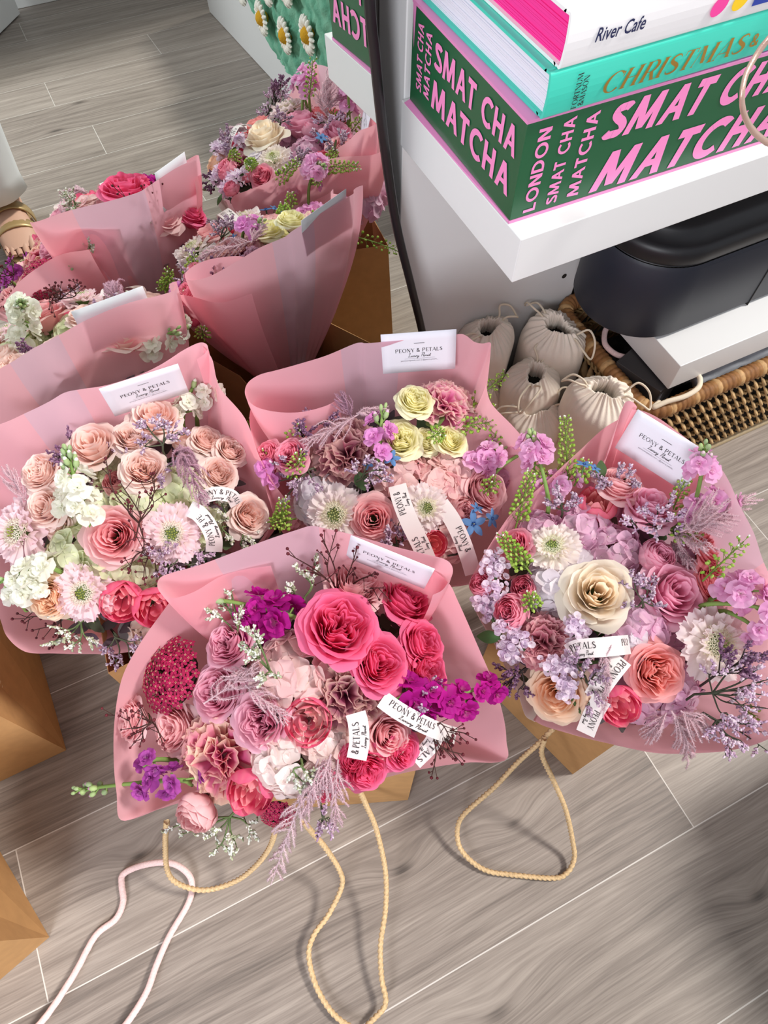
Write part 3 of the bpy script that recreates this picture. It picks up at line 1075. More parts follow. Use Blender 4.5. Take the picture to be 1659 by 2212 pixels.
def rose_mesh(seed, ci, co, ce, n=34, garden=.35, cup=.0, flat=0.0):
    """Unit garden rose, face towards +z, rim radius about 1."""
    rnd = random.Random(seed)
    mb = MB()
    U = np.linspace(-1, 1, 11)
    Vv = np.linspace(0, 1, 8)
    lob = rnd.choice([3, 4, 5])
    lph = rnd.uniform(0, 6.28)
    for i in range(n):
        t = (i + .5) / n
        a0 = i * 2.39996 + rnd.uniform(-.25, .25)
        R = .05 + .90 * t ** .72
        rb = R * (.42 if t > .3 else .75)
        top = .50 - (.55 + flat) * t ** 2.1 - (.16 * (1 - t / .25) if t < .25 else 0) + rnd.uniform(-.03, .03)
        bot = -.95 + .25 * t
        half = 1.25 - .55 * t + rnd.uniform(-.08, .12)
        curl = (.05 + .24 * max(0, t - .35) / .65) * (1 - cup) - cup * .30 * t
        p1, p2 = rnd.uniform(0, 6.28), rnd.uniform(0, 6.28)
        P = np.zeros((11, 8, 3))
        C = np.zeros((11, 8, 3))
        jit = rnd.uniform(.93, 1.06)
        pc = lerp(ci, co, min(1, t * 1.1)) * jit
        for iu, u in enumerate(U):
            for iv, v in enumerate(Vv):
                wdt = half * (.55 + .45 * math.sin(PI / 2 * min(1, v * 1.5)))
                th = a0 + u * wdt
                vv = v * (1 - .17 * abs(u) ** 2.5)
                rho = rb + (R - rb) * math.sin(PI / 2 * min(1, vv * 1.15)) ** .8
                tip = max(0, vv - .62) / .38
                rho += curl * tip ** 2
                if garden and t < .62:
                    rho *= 1 + garden * (1 - t / .62) * .9 * math.sin(lob * th + lph) * v
                rho += .035 * math.sin(4 * u + p1) * vv * (.4 + t) + .02 * math.sin(9 * u + p2) * tip
                z = bot + (top - bot) * vv ** .85 - (.10 + .20 * t) * curl / .25 * tip ** 2 + .04 * math.sin(5 * u + p2) * tip * t
                P[iu, iv] = (rho * math.cos(th), rho * math.sin(th), z)
                C[iu, iv] = lerp(pc, ce, .55 * v ** 5)
        mb.grid(P, C)
    # green calyx and stub of stem
    mb.tube([(0, 0, -1.0), (0, 0, -.85), (0, 0, -.7)], [.12, .3, .36], 8, srgb(110, 134, 78))
    return mb.mesh('rose', PETAL)


def carnation_mesh(seed, cb, ce, n=40, wild=0.0):
    rnd = random.Random(seed)
    mb = MB()
    nu, nv = 15, 8
    for i in range(n):
        t = (i + .5) / n
        az = i * 2.39996 + rnd.uniform(-.3, .3)
        el = math.radians(86 - 78 * t ** .85 + rnd.uniform(-8, 8))
        L = .62 + .40 * t + rnd.uniform(-.08, .08) + (wild if rnd.random() < .12 else 0)
        d = np.array([math.cos(el) * math.cos(az), math.cos(el) * math.sin(az), math.sin(el)])
        sd = np.array([-math.sin(az), math.cos(az), 0])
        nr = np.cross(d, sd)
        p = [rnd.uniform(0, 6.28) for _ in range(3)]
        P = np.zeros((nu, nv, 3)); C = np.zeros((nu, nv, 3))
        mixr = rnd.choice([.1, .15, .25, .7])
        rnd0 = rnd.random() < .75
        for a in range(nu):
            u = -1 + 2 * a / (nu - 1)
            for b in range(nv):
                v = b / (nv - 1)
                w = .05 + .50 * v ** 1.3
                rf = .12 * v ** 1.6 * math.sin(4.5 * u + p[0]) + .045 * v ** 3 * math.sin(12 * u + p[1])
                ln = L * v * (1 - .10 * u * u + .035 * math.sin(21 * u + p[2]) * v)
                P[a, b] = d * ln + sd * (u * w) + nr * (rf - .10 * v * v)
                k = min(1, max(0, (v - .80) / .20)) ** 1.2 * (1 if rnd0 else .55)
                C[a, b] = lerp(lerp(cb, ce, mixr * v), ce, k * .7) * rnd.uniform(.97, 1.03)
        P[..., 2] -= .45
        mb.grid(P, C)
    mb.tube([(0, 0, -1.0), (0, 0, -.6), (0, 0, -.4)], [.16, .24, .28], 8, srgb(120, 146, 96))
    return mb.mesh('carnation', PETAL)


def ruffle_petal(mb, az, el, r0, r1, w, amp, c0, c1, rnd, nu=11, nv=5, z0=0.0, cupv=.0, serr=.03):
    d = np.array([math.cos(el) * math.cos(az), math.cos(el) * math.sin(az), math.sin(el)])
    sd = np.array([-math.sin(az), math.cos(az), 0])
    nr = np.cross(d, sd)
    p, q = rnd.uniform(0, 6.28), rnd.uniform(0, 6.28)
    P = np.zeros((nu, nv, 3)); C = np.zeros((nu, nv, 3))
    for a in range(nu):
        u = -1 + 2 * a / (nu - 1)
        for b in range(nv):
            v = b / (nv - 1)
            wd = w * (.25 + .75 * math.sin(PI / 2 * v ** .8))
            ln = r0 + (r1 - r0) * v * (1 - .20 * u * u + serr * math.sin(14 * u + q))
            P[a, b] = d * ln + sd * u * wd + nr * (amp * v * math.sin(5 * u + p) + cupv * (u * u) * .15)
            P[a, b, 2] += z0
            C[a, b] = lerp(c0, c1, v)
    mb.grid(P, C)


def scabiosa_mesh(seed, cp, cc, cg):
    rnd = random.Random(seed)
    mb = MB()
    for ring, (n, r0, r1, el, z0, w) in enumerate(((11, .35, 1.02, 4, -.10, .27), (11, .32, .88, 16, -.04, .23), (13, .30, .68, 30, .02, .15))):
        for i in range(n):
            ruffle_petal(mb, (i + .5 * ring) * 2 * PI / n + rnd.uniform(-.12, .12), math.radians(el + rnd.uniform(-7, 9)), r0, r1 * rnd.uniform(.9, 1.07), w, .07,
                         lerp(cp, cc, .5), cp * rnd.uniform(.95, 1.04), rnd, z0=z0, serr=.07)
    n = 110
    for i in range(n):
        f = (i + .5) / n
        rr = .46 * math.sqrt(f)
        az = i * 2.39996
        z = .16 + .20 * (1 - f)
        P0 = np.array([rr * math.cos(az), rr * math.sin(az), z])
        ax = unit(np.array([P0[0], P0[1], .45]))
        Fm = frame(ax, rnd.uniform(0, 6))
        s = .062
        if f < .14:
            mb.ball(P0, .030, cg * rnd.uniform(.85, 1.1), k=6, axis=ax, stretch=1.3)
            continue
        c = cc * rnd.uniform(.93, 1.05)
        for k in range(4):
            a = k * PI / 2
            q = np.array([(0, 0, 0), (s * .6 * math.cos(a - .5), s * .6 * math.sin(a - .5), .03), (s * 1.15 * math.cos(a), s * 1.15 * math.sin(a), .055), (s * .6 * math.cos(a + .5), s * .6 * math.sin(a + .5), .03)])
            mb.add(q @ Fm.T + P0, [(0, 1, 2, 3)], c)
        if rnd.random() < .45:
            mb.tube([P0, P0 + ax * .10], .006, 3, c, cap=False)
            mb.ball(P0 + ax * .105, .016, srgb(240, 236, 226), k=4)
    mb.tube([(0, 0, -.8), (0, 0, -.2), (0, 0, .05)], [.05, .07, .3], 8, srgb(128, 150, 96))
    return mb.mesh('scabiosa', PETAL)


def hydrangea_mesh(seed, c0, c1, n=27):
    rnd = random.Random(seed)
    mb = MB()
    for i in range(n):
        f = (i + .5) / n
        pol = math.acos(1 - f * 1.15)
        az = i * 2.39996
        d = np.array([math.sin(pol) * math.cos(az), math.sin(pol) * math.sin(az), math.cos(pol)])
        d = unit(d + np.array([rnd.gauss(0, .14) for _ in range(3)]))
        P0 = d * np.array([.82, .82, .68]) * rnd.uniform(.9, 1.04) - np.array([0, 0, .4])
        Fm = frame(unit(d * np.array([1, 1, 1.2])), rnd.uniform(0, 6))
        c = lerp(c0, c1, rnd.random()) * rnd.uniform(.95, 1.04)
        s = rnd.uniform(.36, .46)
        for k in range(4):
            a = k * PI / 2 + rnd.uniform(-.12, .12)
            bend = rnd.uniform(-.18, .30)
            P = np.zeros((9, 7, 3)); C = np.zeros((9, 7, 3))
            wv = rnd.uniform(0, 6.28)
            for iu in range(9):
                u = -1 + iu / 4
                for iv in range(7):
                    v = .04 + .96 * iv / 6
                    w = s * .62 * max(0, math.sin(PI * min(1, .10 + .84 * v ** 1.1))) ** .62
                    x = s * v * (1 - .10 * u * u * v)
                    y = w * u
                    z = .03 + k % 2 * .012 + bend * s * v * v + .07 * s * u * u * (1 if bend > 0 else -1) + .03 * s * v * math.sin(3 * u + wv)
                    P[iu, iv] = (x * math.cos(a) - y * math.sin(a), x * math.sin(a) + y * math.cos(a), z)
                    C[iu, iv] = c * (.95 + .05 * v)
            mb.grid(P @ Fm.T + P0, C)
        mb.ball(P0 + Fm[:, 2] * .04, .028, lerp(c, srgb(226, 224, 190), .5), k=5)
        mb.tube([P0 * .3 + np.array([0, 0, -.5]), P0], .015, 3, srgb(150, 164, 110), cap=False)
    return mb.mesh('hydrangea', PETAL)


def tulip_mesh(seed, cout, cin, cyel, opening=.5):
    rnd = random.Random(seed)
    mb = MB()
    for ring, (n, R, top, wd) in enumerate(((5, 1.0, .35, .85), (6, .84, .38, .62), (6, .62, .30, .55), (5, .38, .2, .6))):
        for i in range(n):
            a0 = (i + .5 * ring) * 2 * PI / n + rnd.uniform(-.15, .15)
            tp = top + rnd.uniform(-.12, .14)
            inw = (1 - opening) * rnd.uniform(.6, 1.3)
            P = np.zeros((9, 8, 3)); C = np.zeros((9, 8, 3))
            p = rnd.uniform(0, 6.28)
            for iu in range(9):
                u = -1 + 2 * iu / 8
                for iv in range(8):
                    v = iv / 7
                    w = wd * math.sin(PI * (.15 + .72 * v)) ** .7
                    vv = v * (1 - .14 * u * u)
                    rho = R * (.25 + .75 * math.sin(PI / 2 * min(1, vv * 1.5))) - R * .55 * inw * max(0, vv - .5) ** 1.4 * 2
                    th = a0 + u * w
                    z = -1.0 + (tp + 1.0) * vv + .02 * math.sin(7 * u + p)
                    P[iu, iv] = (rho * math.cos(th), rho * math.sin(th), z)
                    base = cout if ring < 2 else lerp(cout, cin, .55)
                    streak = .5 + .5 * math.sin(13 * u + p)
                    C[iu, iv] = lerp(lerp(base, cin, .35 * streak * (v < .9)), cyel, (.45 * max(0, v - .55) / .45 if ring >= 1 else .12 * v) * (.6 + .4 * streak))
            mb.grid(P, C)
    return mb.mesh('tulip', PETAL)


def yarrow_mesh(seed, c, cc):
    rnd = random.Random(seed)
    mb = MB()
    n = 130
    for i in range(n):
        f = (i + .5) / n
        rr = math.sqrt(f) * .98
        az = i * 2.39996
        P0 = np.array([rr * math.cos(az), rr * math.sin(az), .42 * (1 - f ** 1.4) - .15 + rnd.uniform(-.03, .03)]) + np.array([rnd.gauss(0, .025), rnd.gauss(0, .025), 0])
        ax = unit(np.array([P0[0] * .75 + rnd.gauss(0, .1), P0[1] * .75 + rnd.gauss(0, .1), .9]))
        Fm = frame(ax, rnd.uniform(0, 6))
        col = c * rnd.uniform(.75, 1.15)
        s = .118
        for k in range(5):
            a = k * 2 * PI / 5
            q = np.array([(.015 * math.cos(a - .9), .015 * math.sin(a - .9), 0), (s * .75 * math.cos(a - .5), s * .75 * math.sin(a - .5), .012), (s * math.cos(a - .2), s * math.sin(a - .2), .0),
                          (s * math.cos(a + .2), s * math.sin(a + .2), 0), (s * .75 * math.cos(a + .5), s * .75 * math.sin(a + .5), .012), (.015 * math.cos(a + .9), .015 * math.sin(a + .9), 0)])
            mb.add(q @ Fm.T + P0, [(0, 1, 2, 3, 4, 5)], col)
        for k in range(4):
            a = k * PI / 2 + .3
            mb.ball(P0 + Fm @ np.array([.020 * math.cos(a), .020 * math.sin(a), 0.018]), .011, cc * rnd.uniform(.8, 1.1), k=4)
        mb.tube([P0 + ax * -.02, np.array([P0[0] * .55, P0[1] * .55, -.45]), np.array([0, 0, -1.0])], [.016, .014, .03], 4, srgb(104, 120, 70), cap=False)
    mb.ball((0, 0, -.32), .8, srgb(70, 50, 46), k=12, stretch=.35)
    return mb.mesh('yarrow', PETAL)


def star_mesh(seed):
    rnd = random.Random(seed)
    mb = MB()
    for k in range(5):
        a = k * 2 * PI / 5
        P = np.zeros((5, 6, 3)); C = np.zeros((5, 6, 3))
        for iu in range(5):
            u = -1 + iu / 2
            for iv in range(6):
                v = iv / 5
                w = .26 * math.sin(PI * (.12 + .83 * v)) ** .8
                x = .08 + .92 * v
                z = .05 + .1 * math.sin(v * 2.4) - .05 * u * u
                P[iu, iv] = (x * math.cos(a) - u * w * math.sin(a), x * math.sin(a) + u * w * math.cos(a), z)
                C[iu, iv] = srgb(104, 152, 208) * (1 + .10 * math.sin(3 * u)) if v > .15 else srgb(80, 130, 190)
        mb.grid(P, C)
    for k in range(5):
        a = (k + .5) * 2 * PI / 5
        mb.ball((.12 * math.cos(a), .12 * math.sin(a), .14), .06, srgb(70, 110, 180), k=5, stretch=1.6)
    mb.ball((0, 0, .12), .05, srgb(220, 226, 210), k=5)
    mb.tube([(0, 0, -1.2), (0, 0, 0)], [.05, .09], 5, srgb(120, 148, 110))
    return mb.mesh('blue_star_flower', PETAL)


C = {
    'blush': (srgb(254, 218, 206), srgb(254, 230, 223), srgb(254, 240, 235)),
    'peach': (srgb(254, 206, 168), srgb(253, 222, 194), srgb(253, 232, 214)),
    'dusty': (srgb(248, 178, 186), srgb(250, 196, 200), srgb(250, 212, 210)),
    'pale': (srgb(246, 180, 188), srgb(251, 204, 208), srgb(253, 224, 222)),
    'hot': (srgb(240, 78, 136), srgb(248, 110, 160), srgb(252, 146, 182)),
    'mauve': (srgb(230, 146, 178), srgb(243, 180, 202), srgb(248, 206, 218)),
    'lilacpink': (srgb(240, 158, 190), srgb(248, 186, 210), srgb(252, 210, 224)),
    'coral': (srgb(246, 136, 144), srgb(250, 164, 172), srgb(252, 190, 190)),
    'ranun': (srgb(252, 180, 160), srgb(252, 182, 178), srgb(252, 188, 196)),
    'cream': (srgb(255, 236, 212), srgb(254, 244, 226), srgb(253, 248, 234)),
    'lemon': (srgb(250, 242, 180), srgb(252, 248, 210), srgb(253, 250, 226)),
    'spray': (srgb(242, 130, 164), srgb(248, 166, 188), srgb(250, 190, 204)),
}


def rose(kind, variant=0, style='garden'):
    key = ('rose', kind, variant % 3, style)
    if key not in _proto:
        par = {'garden': dict(n=36, garden=.42), 'spiral': dict(n=30, garden=.08), 'cup': dict(n=34, garden=.22, cup=.75), 'open': dict(n=24, garden=.06, flat=.12)}[style]
        _proto[key] = rose_mesh(100 + variant % 3 * 7 + hash_(kind + style), *C[kind], **par)
    return _proto[key]


def hash_(s):
    return sum((i + 1) * ord(c) for i, c in enumerate(s)) % 997


def proto(key, fn):
    if key not in _proto:
        _proto[key] = fn()
    return _proto[key]


CARN = {'antique': (srgb(224, 84, 152), srgb(250, 230, 200)), 'dark': (srgb(158, 46, 92), srgb(240, 204, 194)), 'mauvec': (srgb(166, 58, 108), srgb(244, 218, 200)),
        'dusty': (srgb(196, 98, 122), srgb(242, 198, 198)), 'pinkcream': (srgb(236, 118, 182), srgb(246, 232, 210))}
HYD = {'dusty': (srgb(248, 222, 218), srgb(240, 198, 202)), 'white': (srgb(253, 243, 240), srgb(250, 228, 224)), 'green': (srgb(246, 248, 222), srgb(236, 242, 200)),
       'pink': (srgb(252, 220, 216), srgb(248, 200, 204)), 'lilac': (srgb(248, 212, 230), srgb(238, 188, 218)), 'pearl': (srgb(248, 242, 244), srgb(240, 230, 238)), 'cream': (srgb(252, 238, 222), srgb(249, 224, 214))}
STK = {'white': (srgb(252, 250, 244), srgb(238, 240, 220)), 'magenta': (srgb(206, 34, 160), srgb(170, 20, 140)), 'purple': (srgb(196, 96, 186), srgb(160, 52, 150)),
       'pink': (srgb(246, 198, 230), srgb(232, 158, 212)), 'lilac': (srgb(240, 172, 226), srgb(222, 130, 206))}


# ------------------------------------------------------------------ sprays built between two points
def frond(P0, P1, width, col, seed, droop=.0, nb=26, needles=10):
    rnd = random.Random(seed)
    mb = MB()
    P0, P1 = np.asarray(P0), np.asarray(P1)
    mid = (P0 + P1) / 2 + np.array([0, 0, droop])
    S = catmull([P0, mid, P1], 14)
    mb.tube(S, np.linspace(.0010, .0004, len(S)), 4, col * .85)
    d = unit(P1 - P0)
    up = unit(np.array([0, 0, 1]) - d * d[2])
    sd = np.cross(d, up)
    V, F, CC = [], [], []

    def needle_row(A, dens, ln0):
        Lr = np.r_[0, np.cumsum(np.linalg.norm(np.diff(A, axis=0), axis=1))]
        n = max(4, int(Lr[-1] / .00050 * dens))
        for j in range(n):
            x = Lr[-1] * (j + rnd.random()) / n
            R0 = np.array([np.interp(x, Lr, A[:, k]) for k in range(3)])
            R1 = np.array([np.interp(min(x + .001, Lr[-1]), Lr, A[:, k]) for k in range(3)])
            bd = unit(R1 - R0) if np.linalg.norm(R1 - R0) > 1e-6 else unit(A[-1] - A[-2])
            b1 = unit(np.cross(bd, [.3, .2, .9]))
            b2 = np.cross(bd, b1)
            for q in range(2):
                an = rnd.uniform(0, 6.28)
                nd = unit(bd * .55 + b1 * math.cos(an) + b2 * math.sin(an))
                nl = ln0 * rnd.uniform(.6, 1.15) * (1 - .45 * x / Lr[-1])
                w = unit(np.cross(nd, bd)) * .00026
                w2 = unit(np.cross(nd, w)) * .0003
                i = len(V)
                V.extend([R0 - w, R0 + w, R0 + nd * nl, R0 + w2])
                F.extend([(i, i + 1, i + 2), (i + 1, i + 3, i + 2), (i + 3, i, i + 2)])
                CC.extend([col * rnd.uniform(.86, 1.1)] * 4)
    needle_row(S[len(S) // 3:], .8, .004)
    nb = int(nb * .8)
    for i in range(nb):
        f = .06 + .86 * i / nb
        k = f * (len(S) - 1)
        a = int(k)
        Q = S[a] + (S[min(a + 1, len(S) - 1)] - S[a]) * (k - a)
        ln = width * (1.05 - .62 * f) * rnd.uniform(.7, 1.1)
        sg = 1 if i % 2 else -1
        bd = unit(d * rnd.uniform(.6, 1.3) + sd * sg * rnd.uniform(.15, 1.0) + up * rnd.uniform(-.6, .6))
        A = catmull([Q, Q + bd * ln * .5 + up * ln * .10, Q + unit(bd + d * .5) * ln - up * ln * .16], 5)
        mb.tube(A, np.linspace(.0006, .0003, len(A)), 3, col * rnd.uniform(.85, 1.0), cap=False)
        needle_row(A, needles / 10, .0042)
    mb.add(V, F, CC)
    return mb.mesh('asparagus_frond', PETAL)


def spray(P0, tips, cs, cf, cf2, seed, fr=.0015, per=12, clump=.015, stretch=1.6):
    """Sea-lavender type spray: branching stems with spikes of small florets."""
    rnd = random.Random(seed)
    mb = MB()
    P0 = np.asarray(P0, float)
    ce = np.mean([np.asarray(t_) for t_ in tips], axis=0)
    J = P0 + (ce - P0) * .35
    mb.tube([P0 - [0, 0, .02], P0, J], .0013, 5, cs, cap=False)
    for tp in tips:
        tp = np.asarray(tp, float)
        m = (J + tp) / 2 + np.array([rnd.gauss(0, .004) for _ in range(3)])
        S = catmull([J, m, tp], 7)
        mb.tube(S, np.linspace(.0010, .0006, len(S)), 4, cs, cap=False)
        d = unit(tp - J)
        for s_ in range(5):
            f = .45 + .55 * (s_ + 1) / 5
            B = S[int(f * (len(S) - 1))]
            dd = unit(d + np.array([rnd.gauss(0, .55) for _ in range(3)]) + [0, 0, .25])
            E = B + dd * clump * rnd.uniform(.7, 1.3) if s_ < 4 else tp + d * clump * .6
            mb.tube([B, E], .0005, 3, cs, cap=False)
            for k in range(per):
                g = .25 + .75 * k / per
                ax = unit(dd + np.array([rnd.gauss(0, .7) for _ in range(3)]))
                Q = B + (E - B) * g + ax * .0018
                mb.ball(Q, fr * rnd.uniform(.6, 1.05), (cf if rnd.random() < .6 else cf2) * rnd.uniform(.8, 1.12), k=5, axis=ax, stretch=stretch)
    return mb.mesh('sea_lavender', GREEN)


def statice(P0, P1, r, seed, col, col2):
    rnd = random.Random(seed)
    mb = MB()
    P0, P1 = np.asarray(P0), np.asarray(P1)
    d = unit(P1 - P0)
    L = np.linalg.norm(P1 - P0)
    mb.tube([P0 - d * .03, P0, P1], .0018, 5, srgb(92, 116, 70), cap=False)
    for i in range(95):
        f = rnd.random()
        ax = unit(np.array([rnd.gauss(0, 1) for _ in range(3)]) * .8 + np.array([0, 0, .9]))
        Q = P0 + (P1 - P0) * f + np.cross(d, ax) * rnd.uniform(-1, 1) * r + ax * r * .35
        Fm = frame(ax, rnd.uniform(0, 6))
        c = lerp(col, col2, rnd.random())
        s = .0037 * rnd.uniform(.8, 1.2)
        for k in range(5):
            a = k * 2 * PI / 5
            P = np.array([[(v * s * math.cos(a + u * .62) * (1 - .1 * abs(u)), v * s * math.sin(a + u * .62), s * (.9 * v ** .6 - .3 + .12 * math.sin(6 * u))) for v in (.15, .6, 1.0)] for u in (-1, 0, 1)])
            mb.grid(P @ Fm.T + Q, c * rnd.uniform(.93, 1.05))
    return mb.mesh('statice', PETAL)


def berries(P0, tips, seed, col=None, r=.0019):
    rnd = random.Random(seed)
    mb = MB()
    cs = srgb(74, 44, 40)
    P0 = np.asarray(P0, float)
    for tp in tips:
        tp = np.asarray(tp, float)
        S = catmull([P0, (P0 + tp) / 2 + np.array([rnd.gauss(0, .006) for _ in range(3)]), tp], 8)
        mb.tube(S, np.linspace(.0008, .0005, len(S)), 4, cs, cap=False)
        for k in range(6):
            B = S[int((.35 + .65 * k / 6) * (len(S) - 1))]
            d = unit(unit(tp - P0) + np.array([rnd.gauss(0, .8) for _ in range(3)]))
            E = B + d * rnd.uniform(.008, .018)
            mb.tube([B, E], .00045, 3, cs, cap=False)
            mb.ball(E, r * rnd.uniform(.6, 1), srgb(100, 34, 44) * rnd.uniform(.6, 1.2), k=6)
        mb.ball(tp, r, srgb(100, 34, 44), k=6)
    return mb.mesh('dried_berry_sprig', GREEN)


def pennycress(P0, P1, seed, bend=.0, n=60, dens=1.0):
    rnd = random.Random(seed)
    mb = MB()
    P0, P1 = np.asarray(P0), np.asarray(P1)
    cs = srgb(118, 146, 62)
    mid = (P0 + P1) / 2 + np.array([bend, bend * .3, 0])
    S = catmull([P0, mid, P1], 14)
    mb.tube(S, np.linspace(.0011, .0006, len(S)), 5, cs, cap=False)
    d = unit(P1 - P0)
    L = np.linalg.norm(P1 - P0)
    a_ = unit(np.cross(d, [.3, .2, 1]))
    b_ = np.cross(d, a_)
    for i in range(n):
        f = (i + .5) / n
        k = (.12 + .88 * f) * (len(S) - 1)
        j = int(k)
        B = S[j] + (S[min(j + 1, len(S) - 1)] - S[j]) * (k - j)
        an = i * 2.39996
        ln = (.010 * (1 - .55 * f) + .002)
        out = a_ * math.cos(an) + b_ * math.sin(an)
        E = B + (out * .85 + d * .55) * ln
        c = lerp(srgb(130, 166, 50), srgb(172, 196, 96), rnd.random())
        mb.tube([B, E], .00035, 3, cs, cap=False)
        mb.ball(E, .0022 * (1 - .45 * f) + .0004, c, k=6, axis=np.cross(out, d), stretch=.5)
        if f > .86 and i % 2:
            mb.ball(E + d * .002, .0013, srgb(236, 240, 224), k=4)
    return mb.mesh('pennycress', GREEN)


def stock(P0, P1, kind, seed, nfl=9, nbud=8, fsize=.0145, f0=.05, f1=.72):
    """Flower spike: florets low on the stem, green buds at its tip. Returns (florets mesh, stem mesh)."""
    rnd = random.Random(seed)
    P0, P1 = np.asarray(P0), np.asarray(P1)
    c0, c1 = STK[kind]
    d = unit(P1 - P0)
    L = np.linalg.norm(P1 - P0)
    S = catmull([P0 - np.array([0, 0, .03]) - d * .01, P0, (P0 + P1) / 2 + np.array([0, 0, .006]), P1], 10)
    sm = MB()
    g1, g2 = srgb(130, 160, 84), srgb(172, 194, 128)
    sm.tube(S, np.linspace(.0028, .0016, len(S)), 7, g1)
    a_ = unit(np.cross(d, [.3, .2, 1]))
    b_ = np.cross(d, a_)
    for i in range(nbud):
        f = .70 + .32 * i / max(1, nbud - 1)
        an = i * 2.39996 + seed
        B = P0 + (P1 - P0) * min(1, f)
        E = B + (a_ * math.cos(an) + b_ * math.sin(an)) * (.012 * (1.25 - f)) + d * .007
        sm.tube([B, E], .0010, 4, g1, cap=False)
        rr = .0042 * (1.5 - f)
        sm.ball(E + d * .003, rr, lerp(srgb(150, 170, 128), g2, rnd.random()), k=8, axis=unit(E - B + d * .01), stretch=1.7)
        if f < .88:
            sm.ball(E + d * .003 + unit(E - B + d * .01) * rr * 1.0, rr * .72, lerp(c0, g2, .3), k=8, axis=unit(E - B + d * .01), stretch=1.5)
    fl = MB()
    for i in range(nfl):
        f = f0 + (f1 - f0) * (i + .5) / nfl
        an = i * 2.39996 + seed * 1.7
        B = P0 + (P1 - P0) * f
        out = unit(a_ * math.cos(an) + b_ * math.sin(an) + np.array([0, 0, .75]))
        Q = B + out * fsize * .9
        sm.tube([B, Q - out * fsize * .25], .0011, 4, g1, cap=False)
        Fm = frame(unit(out + d * .2), rnd.uniform(0, 6))
        sz = fsize * rnd.uniform(.8, 1.12) * (1 - .25 * (f - f0))
        for ring, (n, rr, el) in enumerate(((4, 1.08, 8), (4, .80, 38), (3, .45, 62))):
            for k in range(n):
                tmp = MB()
                ruffle_petal(tmp, k * 2 * PI / n + ring * .6 + rnd.uniform(-.2, .2), math.radians(el + rnd.uniform(-14, 14)), .06, rr, .46 * rr + .1, .08, lerp(c0, c1, .5) if ring < 2 else lerp(c0, srgb(220, 224, 170), .25),
                             lerp(c0, c1, rnd.random() * .7), rnd, 7, 4, serr=.02)
                V = np.concatenate(tmp.V) * sz
                fl.add(V @ Fm.T + Q, tmp.F, np.concatenate(tmp.C))
    return fl.mesh('stock_flower', PETAL) if fl.V else None, sm.mesh('stem', GREEN)


